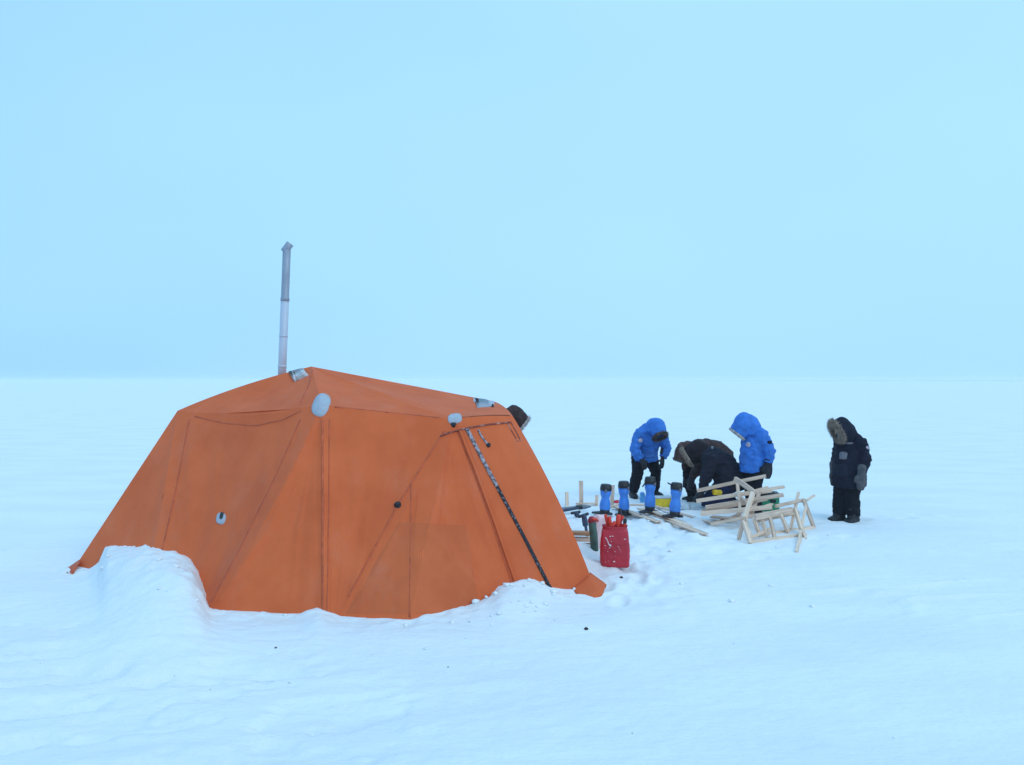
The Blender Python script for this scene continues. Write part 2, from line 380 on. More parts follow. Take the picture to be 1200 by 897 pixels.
def axis_coords(segs, far):
    xs = []
    for a, b, s in segs: xs += list(np.arange(a, b, s))
    xs.append(segs[-1][1])
    up = [xs[-1]]; st = segs[-1][2]
    while up[-1] < far: st *= 1.22; up.append(min(far, up[-1] + st))
    lo = [xs[0]]; st = segs[0][2]
    while lo[-1] > -far: st *= 1.22; lo.append(max(-far, lo[-1] - st))
    return np.array(lo[:0:-1] + xs + up[1:])
FAR = 2400.0
gxs = axis_coords([(-9, -6, .07), (-6, 2, .032), (2, 10, .06)], FAR)
gys = axis_coords([(2.5, 7.2, .04), (7.2, 9.4, .028), (9.4, 16, .06)], FAR)
GX, GY = np.meshgrid(gxs, gys)
GZ = height(GX.ravel(), GY.ravel())
nx, ny = len(gxs), len(gys)
me = bpy.data.meshes.new('snow_ground')
co = np.stack([GX.ravel(), GY.ravel(), GZ], 1)
me.vertices.add(nx * ny); me.vertices.foreach_set('co', co.ravel())
ii = (np.arange(ny - 1)[:, None] * nx + np.arange(nx - 1)[None, :]).ravel()
quads = np.stack([ii, ii + 1, ii + nx + 1, ii + nx], 1)
me.loops.add(quads.size); me.loops.foreach_set('vertex_index', quads.ravel().astype(np.int32))
me.polygons.add(len(quads)); me.polygons.foreach_set('loop_start', np.arange(0, quads.size, 4, dtype=np.int32))
me.update(); me.validate()
go = link('snow_ground', me, SNOW); tag(go, kind='structure')

# low snow-streaked shore on the right of the horizon
bm = bmesh.new(); prev = None
for i in range(121):
    a = R(7 + 40 * i / 120); rad = 1900
    h = (3.2 + 0.9 * noise.noise(V((i * .13, 0, 0))) + 0.7 * noise.noise(V((i * .5, 3, 0)))) * min(1, (i + 2) / 50.0)
    row = [bm.verts.new((math.sin(a) * (rad + dr), math.cos(a) * (rad + dr), zz)) for dr, zz in ((-120, -0.4), (-60, h * .25), (0, h), (60, h * .8), (200, -0.4))]
    if prev:
        for k in range(4): bm.faces.new((prev[k], row[k], row[k + 1], prev[k + 1]))
    prev = row
tag(obj('hills', bm, SHORE), kind='structure')

# ------------------------------------------------------------------ tent
P = dict(A=V((-2.53, 9.9, 2.475)), HL=V((-4.24, 9.95, 1.915)), HN=V((-2.09, 8.6, 2.035)), HR=at(531, 491, 8.75), HF=at(574, 469.5, 10.4),
         S=at(601, 488, 9.2), HB=V((-2.4, 11.5, 2.0)), HBL=V((-4.0, 11.2, 1.9)))
for i, p in enumerate(RING): P['b%d' % i] = p + V((0, 0, -0.04))
P['G'] = P['HR'].lerp(P['b4'], 0.36)
CEN = V((-2.3, 10.1, 0.9))
EDGE = {('A', 'HL'): V((-0.02, -.02, 0.035)), ('HL', 'HN'): V((0, 0, -0.060)), ('A', 'HN'): V((0, 0, 0.02)), ('HN', 'b2'): V((0.10, -.03, 0.03)),
        ('S', 'b7'): V((0.05, -.03, 0.03)), ('HN', 'HR'): V((0, 0, -.015)), ('HR', 'S'): V((0.02, -.06, 0.02)), ('HF', 'S'): V((0.02, 0, 0.03))}
def eoff(a, b):
    return EDGE.get((a, b)) or EDGE.get((b, a)) or V((0, 0, 0))
fly = bmesh.new()
CREASES = [(244, 714, 332, 598, 5, .020), (246, 716, 305, 632, 4, .014), (250, 716, 352, 640, 6, .014), (290, 690, 365, 600, 9, .012), (350, 500, 318, 575, 7, -.016),
           (498, 618, 580, 708, 6, .032), (515, 612, 566, 684, 7, -.024), (480, 640, 540, 712, 8, .014), (408, 700, 470, 652, 7, .012), (430, 715, 478, 672, 6, -.010),
           (232, 490, 330, 502, 7, -.010), (262, 480, 345, 486, 6, .014), (226, 498, 215, 640, 9, .012), (392, 500, 460, 590, 12, .010), (395, 560, 440, 700, 12, -.010),
           (540, 510, 640, 600, 14, .014), (600, 500, 690, 660, 10, .018), (575, 530, 668, 690, 12, -.014), (420, 455, 520, 486, 8, .010), (385, 470, 470, 462, 8, -.010)]
def crease(x):
    px = CX + F * x.x / x.y; py = HY + (CH - x.z) * F / x.y; r = 0.0
    if x.y > 10.2: return 0.0
    for x0, y0, x1, y1, w, h in CREASES:
        dx, dy = x1 - x0, y1 - y0; L2 = dx * dx + dy * dy; t = ((px - x0) * dx + (py - y0) * dy) / L2
        if -.05 < t < 1.05:
            d = abs((px - x0) * dy - (py - y0) * dx) / math.sqrt(L2)
            if d < 3.5 * w: r += h * math.exp(-(d / w) ** 2) * max(0.0, min(1.0, 5 * (t + .05), 3 * (1.05 - t)))
    return r
def outward(c, n): return n if n.dot(c - CEN) > 0 else -n
def patch(names, sag=0.04, wr=0.012, n=34, seed=0):
    """panel of cloth between named hubs and ground points (3 or 4); v runs from the first edge/point to the last."""
    if len(names) == 3: a, b, c = names; q = (a, a, c, b)        # top-left, top-right, bottom-right, bottom-left
    else: q = names
    p = [P[k] for k in q]
    cen = sum((P[k] for k in names), V()) / len(names)
    nr = outward(cen, (p[2] - p[0]).cross(p[3] - p[1] if len(names) == 4 else p[3] - p[0]).normalized())
    tri = len(names) == 3
    et = V() if tri else eoff(q[0], q[1]); er = eoff(q[1], q[2]); eb = eoff(q[2], q[3]); el = eoff(q[3], q[0])
    grid = []
    for j in range(n + 1):
        v = j / n; row = []
        for i in range(n + 1):
            u = i / n
            x = (p[0] * (1 - u) + p[1] * u) * (1 - v) + (p[3] * (1 - u) + p[2] * u) * v
            x = x + et * (4 * u * (1 - u) * (1 - v)) + eb * (4 * u * (1 - u) * v) + el * (4 * v * (1 - v) * (1 - u)) + er * (4 * v * (1 - v) * u)
            m_ = 16 * u * (1 - u) * v * (1 - v)
            edge = min(1, 6 * u * (1 - u) * 2) * min(1, 10 * v * (1 - v)) * (min(1, 2.2 * v) ** 1.5 if tri else 1)
            x = x - nr * (sag * m_)
            w1 = noise.noise(V((u * 6 + seed, v * 1.1, seed * 2.3))) + 0.6 * noise.noise(V((u * 13 - v * 5, v * 2.5, seed * 1.3 + 5)))
            w2 = noise.noise(V((x.x * 1.3, x.y * 1.3, x.z * 1.3 + seed)))
            fan = noise.noise(V((u * 9 + seed * 1.7, v * .6, seed)))            # pulls running down from the hubs
            dg_ = noise.noise(V(((x.x + x.z * .7) * 3.1, (x.x - x.z) * .8, seed + 3.0)))   # slack diagonal creases
            w1 = w1 + 1.1 * max(0, fan) ** 1.5 * (1 - v) + 1.3 * max(0, dg_) ** 2
            x = x + nr * (wr * edge * (.8 * w1 + 1.3 * w2))
            x = x + nr * (crease(x) * min(1, 14 * u * (1 - u)) * (1 if v > 0 else 0))
            row.append(x)
        grid.append(row)
    vs = []
    for j, row in enumerate(grid):
        if tri and j == 0:
            v0 = fly.verts.new(row[0]); vs.append([v0] * (n + 1))
        else: vs.append([fly.verts.new(x) for x in row])
    for j in range(n):
        for i in range(n):
            f = [vs[j][i], vs[j][i + 1], vs[j + 1][i + 1], vs[j + 1][i]]
            if f[0] is f[1]: f = f[1:]
            fly.faces.new(f)
patch(('A', 'HL', 'HN'), 0.055, .012, seed=1)
patch(('A', 'HN', 'HR'), 0.03, .008, seed=2)
patch(('A', 'HR', 'HF'), 0.03, .008, seed=3)
patch(('HF', 'HR', 'S'), 0.0, .006, n=14, seed=4)
patch(('A', 'HF', 'HB'), 0.04, seed=5); patch(('A', 'HB', 'HBL'), 0.04, seed=6); patch(('A', 'HBL', 'HL'), 0.04, seed=7)
patch(('HL', 'b0', 'b1'), 0.03, .010, seed=8)
patch(('HL', 'HN', 'b2', 'b1'), 0.10, .020, n=64, seed=9)
patch(('HN', 'b2', 'b3'), 0.05, .016, n=48, seed=10)
patch(('HN', 'HR', 'b4', 'b3'), 0.06, .016, n=60, seed=11)
patch(('G', 'b4', 'b5'), 0.025, .014, seed=12)
patch(('HR', 'HR', 'b6', 'b5') if False else ('HR', 'b5', 'b6'), 0.05, .022, n=56, seed=13)
patch(('HR', 'G', 'b5'), 0.0, .004, n=16, seed=14)
patch(('HR', 'S', 'b7', 'b6'), 0.0, .012, n=56, seed=15)
patch(('HF', 'S', 'b7', 'b8') if False else ('S', 'HF', 'b8', 'b7'), 0.03, seed=16)
patch(('HF', 'HB', 'b9', 'b8'), 0.05, seed=17); patch(('HB', 'b9', 'b10'), 0.04, seed=18)
patch(('HB', 'HBL', 'b11', 'b10'), 0.05, seed=19); patch(('HBL', 'b11', 'b12'), 0.04, seed=20); patch(('HBL', 'HL', 'b0', 'b12'), 0.04, seed=21)
TENT0 = V((-2.3, 10.1, 0.0))
tent = empty('tent', TENT0)
tag(tent, 'large orange polar tent with snow banked along its walls', 'tent')
bmesh.ops.recalc_face_normals(fly, faces=fly.faces); fly.normal_update()
BVH = BVHTree.FromBMesh(fly)
# weld the panels into one cloth, each seam edge kept sharp
bmesh.ops.remove_doubles(fly, verts=fly.verts, dist=0.0008)
bmesh.ops.recalc_face_normals(fly, faces=fly.faces)
for e in fly.edges:
    if len(e.link_faces) == 2 and e.calc_face_angle(0) > R(9): e.smooth = False
fo = obj('tent_fly', fly, FLY, tent, origin=None); fo.location = -TENT0
CAMP = V((0, 0, CH))
def hit(px, py, lift=0.0):
    d = (at(px, py, 10.0) - CAMP).normalized()
    loc, n_, i, dist = BVH.ray_cast(CAMP, d)
    if loc is None:
        loc, n_, i, dist = BVH.find_nearest(at(px, py, 9.6))
    if n_.dot(d) > 0: n_ = -n_
    return loc + n_ * lift, n_
def strip(name, path, w, lift, m, thick=0.004, parent=tent, sub=14):
    pts = []
    for (a, b) in zip(path, path[1:]):
        sub_ = max(sub, int(math.hypot(b[0] - a[0], b[1] - a[1]) / 3))
        for k in range(sub_): t = k / sub_; pts.append((a[0] + (b[0] - a[0]) * t, a[1] + (b[1] - a[1]) * t))
    pts.append(path[-1])
    H = [hit(*p) for p in pts]; bm = bmesh.new(); rings = []
    for i, (c, n_) in enumerate(H):
        t = (H[min(i + 1, len(H) - 1)][0] - H[max(i - 1, 0)][0]).normalized(); s = t.cross(n_).normalized()
        ww = w(i / (len(H) - 1)) if callable(w) else w
        rings.append([bm.verts.new(c + s * (ww / 2) * a + n_ * (lift + b)) for a, b in ((-1, -0.012), (-0.92, thick), (0, thick * 1.1), (0.92, thick), (1, -0.012))])
    for a, b in zip(rings, rings[1:]): ring_faces(bm, a, b)
    bm.faces.new(rings[0][::-1]); bm.faces.new(rings[-1])
    o = obj(name, bm, m, parent); o.location = -TENT0
    return o
def disc(name, c, rx, ry, ang, m, lift=0.004, parent=tent, sq=2.6):
    bm = bmesh.new(); c0, n0 = hit(*c); mid = bm.verts.new(c0 + n0 * (lift + .007)); rings = []
    for k, (s, l) in enumerate(((0.3, .006), (0.6, .006), (0.95, .005), (1.0, -.012))):
        ring = []
        for i in range(28):
            a = 2 * math.pi * i / 28; ca, sa = math.cos(a), math.sin(a)
            x = rx * s * math.copysign(abs(ca) ** (2 / sq), ca); y = ry * s * math.copysign(abs(sa) ** (2 / sq), sa)
            X = c[0] + x * math.cos(ang) - y * math.sin(ang); Y = c[1] + x * math.sin(ang) + y * math.cos(ang)
            h, n_ = hit(X, Y)
            ring.append(bm.verts.new(h + n_ * (lift + l)))
        rings.append(ring)
    for i in range(28): bm.faces.new((mid, rings[0][i], rings[0][(i + 1) % 28]))
    for a, b in zip(rings, rings[1:]): ring_faces(bm, a, b)
    o = obj(name, bm, m, parent); o.location = -TENT0
    return o
for pth, w in (([(222, 492), (207, 570), (189, 650)], .016), ([(352, 492), (322, 560), (280, 645), (241, 718)], .020), ([(378, 492), (378, 600), (378, 722)], .022),
               ([(386, 492), (385, 600), (383, 722)], .010), ([(520, 506), (466, 592), (408, 700)], .018), ([(482, 566), (481, 640), (480, 724)], .016),
               ([(228, 488), (262, 496), (300, 499), (332, 492), (352, 482)], .014), ([(392, 477), (450, 483), (518, 490)], .013),
               ([(366, 434), (362, 452), (352, 472)], .016)):
    strip('seam', pth, w, 0.002, SEAM)
strip('door_flap', [(539, 505), (556, 548), (582, 620), (606, 688)], .030, 0.010, FLY, thick=.010)
strip('door_seam', [(536, 506), (553, 549), (579, 621), (602, 690)], .014, 0.003, SEAM)
strip('zip', [(547, 503), (566, 540), (582, 570)], .042, 0.008, ZIPW, thick=.008)
strip('zip', [(582, 570), (616, 634), (648, 696)], .036, 0.008, ZIPD, thick=.008)
strip('hem', [(516, 512), (528, 507), (548, 502), (572, 498), (598, 495.5)], .015, 0.006, HEM, thick=.010)
strip('strap', [(560, 504), (564, 512), (571, 521)], .020, 0.010, ZIPW)
strip('strap', [(594, 496.5), (601, 508), (607, 518)], .008, 0.004, HEM)
strip('strap', [(599, 496), (605, 507), (610, 517)], .008, 0.004, HEM)
disc('hub_patch', (376.5, 475), 9.8, 14, R(24), PATCH, lift=.004)
disc('hub_patch', (533, 491), 8.5, 5.8, R(-8), PATCH)
disc('hub_patch', (567, 471), 13, 4, R(12), PATCH)
v_ = disc('vent', (259, 608), 5.5, 7, R(12), PATCH)
o = disc('vent_slot', (260.5, 605), 1.6, 4.2, R(15), BLACK, lift=.016, parent=v_); o.location = (0, 0, 0)
def knob(c, r):
    bm = bmesh.new(); h, n_ = hit(*c)
    loft(bm, [(h - n_ * .004, r * 1.25, r * 1.25), (h + n_ * .008, r * 1.25, r * 1.25), (h + n_ * .010, r * .8, r * .8), (h + n_ * .03, r * .8, r * .8)], side=(1, 0.1, 0), n=12)
    o = obj('toggle', bm, BLACK, tent); o.location = -TENT0
for c, r in (((466, 592), .030), ((531, 498), .026), ((559, 472.5), .022), ((572, 522), .022), ((578, 467), .016)): knob(c, r)
# roof jack: silver collar with frost where the stove pipe leaves the roof
PIPE_B = V((-2.80, 9.80, 2.33))
disc('pipe_collar', (347, 434.6), 9, 1.4, R(-14), frosted_material('frosted_collar', (0.5, 0.40, 0.38), (0.74, 0.72, 0.74), 0.42, 13), lift=.010)
# cloth low on the front wall, an inner layer's shade put into its colour
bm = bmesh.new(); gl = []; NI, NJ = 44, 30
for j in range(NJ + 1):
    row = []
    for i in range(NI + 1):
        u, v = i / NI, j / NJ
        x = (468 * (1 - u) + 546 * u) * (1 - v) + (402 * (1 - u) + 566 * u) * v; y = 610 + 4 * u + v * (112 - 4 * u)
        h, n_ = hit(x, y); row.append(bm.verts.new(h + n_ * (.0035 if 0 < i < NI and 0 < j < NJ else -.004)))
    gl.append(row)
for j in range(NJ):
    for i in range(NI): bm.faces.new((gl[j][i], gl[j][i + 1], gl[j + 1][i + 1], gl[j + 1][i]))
o = obj('shaded_panel', bm, SHADED_FLY, tent); o.location = -TENT0
# valance of cloth spread on the snow at the right corner, and the pegged tab at the left one
def cloth_strip(name, inner, outer, m, sub=14, lift=.02):
    bm = bmesh.new(); rows = []
    for j in range(7):
        v = j / 6; row = []
        for i in range(sub + 1):
            u = i / sub * (len(inner) - 1); k = min(int(u), len(inner) - 2); f = u - k
            a = inner[k].lerp(inner[k + 1], f); b = outer[k].lerp(outer[k + 1], f); x = a.lerp(b, v)
            x = x + V((0, 0, (.022 * noise.noise(V((x.x * 9, x.y * 9, 0))) + .004) * v))
            row.append(x)
        rows.append(row)
    top = [[bm.verts.new(x + V((0, 0, .006))) for x in r] for r in rows]; bot = [[bm.verts.new(x - V((0, 0, .006))) for x in r] for r in rows]
    for g in (top, bot):
        for j in range(6):
            for i in range(sub): bm.faces.new((g[j][i], g[j][i + 1], g[j + 1][i + 1], g[j + 1][i]))
    for i in range(sub):
        bm.faces.new((top[6][i], top[6][i + 1], bot[6][i + 1], bot[6][i])); bm.faces.new((top[0][i], top[0][i + 1], bot[0][i + 1], bot[0][i]))
    for j in range(6):
        bm.faces.new((top[j][0], top[j + 1][0], bot[j + 1][0], bot[j][0])); bm.faces.new((top[j][sub], top[j + 1][sub], bot[j + 1][sub], bot[j][sub]))
    o = obj(name, bm, m, tent); o.location = -TENT0
    return o
inn = [V((.64, 8.54, .03)), V((.76, 8.62, .10)), V((.84, 8.68, .16)), V((.88, 8.80, .14))]
out_ = [on_ground(684, 703, -.02), on_ground(694, 703, -.01), on_ground(706, 697, .02), on_ground(711, 686, .05)]
cloth_strip('valance', inn, out_, FLY)
inn = [V((-5.12, 9.30, .14)), V((-5.2, 9.42, .14))]; out_ = [on_ground(84, 675, .03), on_ground(72, 671, .03)]
cloth_strip('valance', inn, out_, SEAM, sub=6)
gl_ = bmesh.new(); a0 = on_ground(80, 671, .06); a1 = on_ground(64, 679, 0); a1.z = gz(a1.x, a1.y) - .02
loft(gl_, [(a0.lerp(a1, t) - V((0, 0, .03 * 4 * t * (1 - t))), .014, .014) for t in (0, .25, .5, .75, 1)], n=8)
o = obj('guy_line', gl_, frosted_material('frosted_cord', (.25, .12, .1), (.8, .78, .8), .45, 30), tent); o.location = -TENT0

# stove pipe
pb = at(329.5, 440, 10.12); pm = at(334, 352, 10.12); pt = at(336.2, 293, 10.12); pb.z -= .25
pb = pb - (pm - pb).normalized() * 0.0
pipe = empty('stove_pipe', pb); tag(pipe, 'tall two tone metal stove pipe rising through the tent roof', 'stove pipe')
def piece(name, bm, m, parent, smooth_=True):
    o = obj(name, bm, m, parent, smooth_); o.location = -parent.location; return o
bm = bmesh.new(); loft(bm, [(pb.lerp(pm, t), .052, .052) for t in (0, .5, 1)], side=(1, 0, 0), n=20, capk=.05); piece('lower_section', bm, STEEL_L, pipe)
bm = bmesh.new(); loft(bm, [(pm.lerp(pt, t), r, r) for t, r in ((-.02, .056), (.05, .056), (.06, .0505), (.5, .0505), (1, .0505))], side=(1, 0, 0), n=20, capk=.05); piece('upper_section', bm, STEEL_D, pipe)
bm = bmesh.new(); e0 = at(333.0, 295.6, 10.12); e1 = at(340.2, 285.8, 10.12)
loft(bm, [(e0, .049, .049), (e0.lerp(e1, .5), .049, .049), (e1, .049, .049)], side=(0, 1, 0), n=20, capk=.06); piece('rain_cap', bm, STEEL_D, pipe)
for t in (.3, .62):
    bm = bmesh.new(); c = pb.lerp(pm, t); d = (pm - pb).normalized()
    loft(bm, [(c - d * .012, .0555, .0555), (c + d * .012, .0555, .0555)], side=(1, 0, 0), n=20, capk=.05); piece('joint_band', bm, STEEL_L, pipe)

# ------------------------------------------------------------------ people
def fur_ring(bm, c, f, u, s, rs, ru, minor, count, length, seed, bottom_gap=0.0):
    rnd = random.Random(seed); n = 40
    ring = []
    for i in range(n):
        a = 2 * math.pi * i / n
        ring.append(c + s * (rs * math.cos(a)) + u * (ru * math.sin(a)))
    prev = None; first = None
    rr = []
    for i in range(n):
        o_ = (ring[i] - c).normalized(); m_ = 8; r = minor * rnd.uniform(.8, 1.2)
        rr.append([bm.verts.new(ring[i] + o_ * (r * math.cos(2 * math.pi * k / m_)) + f * (r * 1.1 * math.sin(2 * math.pi * k / m_))) for k in range(m_)])
    for i in range(n): ring_faces(bm, rr[i], rr[(i + 1) % n])
    for _ in range(count):
        a = rnd.uniform(0, 2 * math.pi); b = rnd.uniform(-.6, math.pi + .6)
        base = c + s * (rs * math.cos(a)) + u * (ru * math.sin(a)); o_ = (base - c).normalized()
        d = (o_ * math.cos(b) + f * math.sin(b) + V((rnd.uniform(-.4, .4), rnd.uniform(-.4, .4), rnd.uniform(-.5, .2)))).normalized()
        p0 = base + d * (minor * .7); w = s.cross(d).normalized() * .006 if abs(s.dot(d)) < .95 else u * .006
        w2 = d.cross(w).normalized() * .006; p1 = p0 + d * length * rnd.uniform(.6, 1.3)
        va, vb, vc, vd = bm.verts.new(p0 + w), bm.verts.new(p0 - w * .5 + w2), bm.verts.new(p0 - w * .5 - w2), bm.verts.new(p1)
        bm.faces.new((va, vb, vd)); bm.faces.new((vb, vc, vd)); bm.faces.new((vc, va, vd))

def mitten_bm(wr, d, s, size=1.0, thumb_side=1):
    """wr wrist, d direction of the hand, s towards the thumb."""
    bm = bmesh.new(); d = V(d).normalized(); s = V(s); s = (s - d * s.dot(d)).normalized(); k = size
    loft(bm, [(wr - d * .07 * k, .058 * k, .062 * k), (wr, .052 * k, .052 * k), (wr + d * .06 * k, .062 * k, .045 * k), (wr + d * .12 * k, .062 * k, .042 * k), (wr + d * .175 * k, .045 * k, .034 * k)], side=s, n=14)
    t0 = wr + d * .03 * k + s * .035 * k
    loft(bm, [(t0, .026 * k, .026 * k), (t0 + (s * .8 + d * .6).normalized() * .045 * k, .025 * k, .025 * k), (t0 + (s * .8 + d * .6).normalized() * .06 * k + d * .03 * k, .019 * k, .019 * k)], side=d.cross(s), n=10)
    return bm
def glove_bm(wr, d, s, nrm, size=1.0, curl=0.5):
    """palm, four unequal bent fingers and a thumb leaving the side of the palm."""
    bm = bmesh.new(); d = V(d).normalized(); s = V(s); s = (s - d * s.dot(d)).normalized(); n_ = d.cross(s)
    if n_.dot(V(nrm)) < 0: n_ = -n_
    k = size
    loft(bm, [(wr - d * .14 * k, .050 * k, .050 * k), (wr - d * .07 * k, .048 * k, .046 * k), (wr, .036 * k, .030 * k), (wr + d * .05 * k, .046 * k, .022 * k), (wr + d * .095 * k, .047 * k, .018 * k)], side=s, n=12)
    for off, ln in ((.033, .075), (.011, .085), (-.012, .08), (-.034, .062)):
        b = wr + d * .09 * k + s * off * k; a1 = (d + n_ * curl * .5).normalized(); a2 = (d + n_ * curl * 1.4).normalized(); a3 = (d * .6 + n_ * curl * 2).normalized()
        p1 = b + a1 * ln * .5 * k; p2 = p1 + a2 * ln * .3 * k; p3 = p2 + a3 * ln * .25 * k
        loft(bm, [(b - d * .02 * k, .012 * k, .012 * k), (p1, .0115 * k, .0115 * k), (p2, .0105 * k, .0105 * k), (p3, .009 * k, .009 * k)], side=s, n=8)
    b = wr + d * .03 * k + s * .03 * k; a1 = (d * .55 + s * .75 + n_ * .2).normalized(); p1 = b + a1 * .045 * k; p2 = p1 + (d * .9 + s * .3 + n_ * .3).normalized() * .035 * k
    loft(bm, [(b, .016 * k, .016 * k), (p1, .0135 * k, .0135 * k), (p2, .010 * k, .010 * k)], side=n_, n=8)
    return bm

def person(label, loc, rz, J, st):
    """J: joints in a frame facing +X. One continuous body mesh; clothes are its children."""
    head, face, neck = V(J['head']), V(J['face']).normalized(), V(J['neck'])
    s = V(J.get('side', (0, 1, 0))); s = (s - face * s.dot(face)).normalized(); u = face.cross(s)
    if u.z < 0 and abs(u.z) > 1e-3 and face.z > -0.99: u = -u
    if J.get('flip'): u = -u
    sides = ('L', 'R')
    # --- body
    bm = bmesh.new()
    loft(bm, [(c, a * .62, b * .62) for c, a, b in J['spine'][1:]], n=16, capk=.2)
    loft(bm, [(V(J['spine'][-1][0]), .075, .075), (neck, .058, .060), (head - u * .06, .055, .06)], n=12)
    loft(bm, [(head - u * .105 + face * .045, .035, .035), (head - u * .085 + face * .03, .052, .062), (head - u * .03 + face * .005, .066, .088), (head + u * .03, .074, .096), (head + u * .08 - face * .008, .066, .085), (head + u * .112 - face * .01, .042, .055)], side=s, n=18)
    loft(bm, [(head + face * .088 + u * .022, .010, .010), (head + face * .104 - u * .006, .013, .014), (head + face * .113 - u * .026, .016, .014), (head + face * .092 - u * .034, .013, .010)], side=s, n=8)
    loft(bm, [(head + face * .083 - u * .062 - s * .022, .008, .008), (head + face * .09 - u * .06, .010, .010), (head + face * .083 - u * .062 + s * .022, .008, .008)], side=u, n=8)
    for k in (-1, 1):
        ball(bm, head + s * (.076 * k) - face * .008, .030, (.5, .9, 1.15), 8, Matrix((s, face, u)).transposed())
    for k in sides:
        sh, el, wr = V(J['sh' + k]), V(J['el' + k]), V(J['wr' + k]); hp, kn, an = V(J['hip' + k]), V(J['kn' + k]), V(J['an' + k]); toe = V(J['toe' + k]).normalized()
        top = V(J['spine'][-1][0])
        loft(bm, [(top.lerp(sh, .3), .07, .07), (sh, .062, .062), (sh.lerp(el, .5), .052, .052), (el, .043, .043), (el.lerp(wr, .4), .042, .042), (wr, .028, .028), (wr + V(J['hd' + k]).normalized() * .06, .022, .018), (wr + V(J['hd' + k]).normalized() * .09, .016, .012)], side=(1, .2, .1), n=12)
        pel = V(J['spine'][0][0]) if not J.get('pelvis') else V(J['pelvis'])
        loft(bm, [(pel.lerp(hp, .4), .085, .085), (hp, .095, .095), (hp.lerp(kn, .5), .08, .08), (kn, .058, .058), (kn.lerp(an, .35), .058, .058), (an, .038, .038)], side=(.1, 1, .05), n=14)
        loft(bm, [(an - toe * .03, .035, .04), (an + toe * .06 - V(J.get('sole' + k, (0, 0, 1))) * .03, .04, .03), (an + toe * .15 - V(J.get('sole' + k, (0, 0, 1))) * .045, .036, .02)], side=toe.cross(V(J.get('sole' + k, (0, 0, 1)))), n=12)
    me = remeshed(bm, .013, 3)
    body = link('person', me, SKIN); body.location = loc; body.rotation_euler = (0, 0, rz); sc_ = st.get('scale', 1); sl_ = st.get('slim', 1); body.scale = (sc_ * sl_, sc_ * sl_, sc_)
    tag(body, label, 'person', st.get('group'))
    # --- parka with sleeves
    bm = bmesh.new()
    loft(bm, J['spine'], n=24, capk=.12)
    top = V(J['spine'][-1][0])
    loft(bm, [(top, .12, .12), (neck, .105, .105), (neck.lerp(head, .35), .10, .10)], n=16)
    for k in sides:
        sh, el, wr = V(J['sh' + k]), V(J['el' + k]), V(J['wr' + k]); q = st.get('sleeve', 1)
        loft(bm, [(top.lerp(sh, .35), .115 * q, .125 * q), (sh, .112 * q, .115 * q), (sh.lerp(el, .35), .104 * q, .104 * q), (sh.lerp(el, .75), .098 * q, .098 * q), (el, .096 * q, .096 * q), (el.lerp(wr, .45), .086 * q, .086 * q), (wr - (wr - el).normalized() * .03, .068 * q, .068 * q)], side=(1, .2, .1), n=16, capk=.25)
    me = remeshed(bm, .016, 4, wrinkle=.019, wscale=6.5, seed=st.get('seed', 0), stretch=st.get('wst', (1, 1, 2.0)))
    coat = link('parka', me, st['coat'], body)
    # --- trousers
    bm = bmesh.new(); pel = V(J.get('pelvis', J['hipL'])); pel = (V(J['hipL']) + V(J['hipR'])) / 2
    for k in sides:
        hp, kn, an = V(J['hip' + k]), V(J['kn' + k]), V(J['an' + k]); q = st.get('leg', 1)
        loft(bm, [(pel.lerp(hp, .3) + (hp - kn).normalized() * .08, .13, .15), (hp, .135 * q, .145 * q), (hp.lerp(kn, .5), .122 * q, .125 * q), (kn, .105 * q, .108 * q), (kn.lerp(an, .4), .105 * q, .108 * q), (kn.lerp(an, .92), .096 * q, .10 * q)], side=(.1, 1, .05), n=16, capk=.3)
    me = remeshed(bm, .016, 4, wrinkle=.014, wscale=6.5, seed=st.get('seed', 0) + 9, stretch=(1, 1, 2.2))
    link('trousers', me, st.get('trou', TROU), body)
    # --- boots
    for k in sides:
        an, toe, up = V(J['an' + k]), V(J['toe' + k]).normalized(), V(J.get('sole' + k, (0, 0, 1))).normalized(); bm = bmesh.new(); sd = toe.cross(up)
        kn = V(J['kn' + k]); b = st.get('boot', 1)
        loft(bm, [(an + (kn - an).normalized() * .16, .078 * b, .082 * b), (an + (kn - an).normalized() * .05, .072 * b, .080 * b), (an - up * .03, .066 * b, .085 * b)], side=sd, n=14, capk=.3)
        loft(bm, [(an - toe * .075 - up * .045, .058 * b, .052), (an + toe * .02 - up * .042, .064 * b, .056), (an + toe * .12 - up * .05, .068 * b, .05), (an + toe * .19 - up * .06, .056 * b, .036)], side=sd, n=14)
        me = remeshed(bm, .012, 3); bt = link('boot', me, st.get('bootm', BOOT), body)
        bm = bmesh.new(); loft(bm, [(an - toe * .09 - up * .092, .058 * b, .012), (an + toe * .03 - up * .092, .066 * b, .012), (an + toe * .13 - up * .092, .072 * b, .012), (an + toe * .215 - up * .088, .05 * b, .012)], side=sd, n=12)
        obj('boot_sole', bm, BLACK, bt)
    # --- hands
    for k in sides:
        wr = V(J['wr' + k]); hd = V(J['hd' + k]).normalized(); th = V(J.get('th' + k, (1, 0, 0)))
        if st.get('hands') == 'glove':
            me = remeshed(glove_bm(wr, hd, th, J.get('palm' + k, (0, 0, -1)), 1.15), .0062, 2); link('glove', me, st.get('hand', GLOVE), body)
        else:
            me = remeshed(mitten_bm(wr, hd, th, st.get('mit', 1.15)), .010, 3); mt = link('mitten', me, st.get('hand', GLOVE), body)
            if st.get('cuff'):
                bm = bmesh.new(); loft(bm, [(wr - hd * .10, .076, .076), (wr - hd * .07, .079, .079)], side=th, n=16, capk=.1); obj('cuff', bm, st['cuff'], mt)
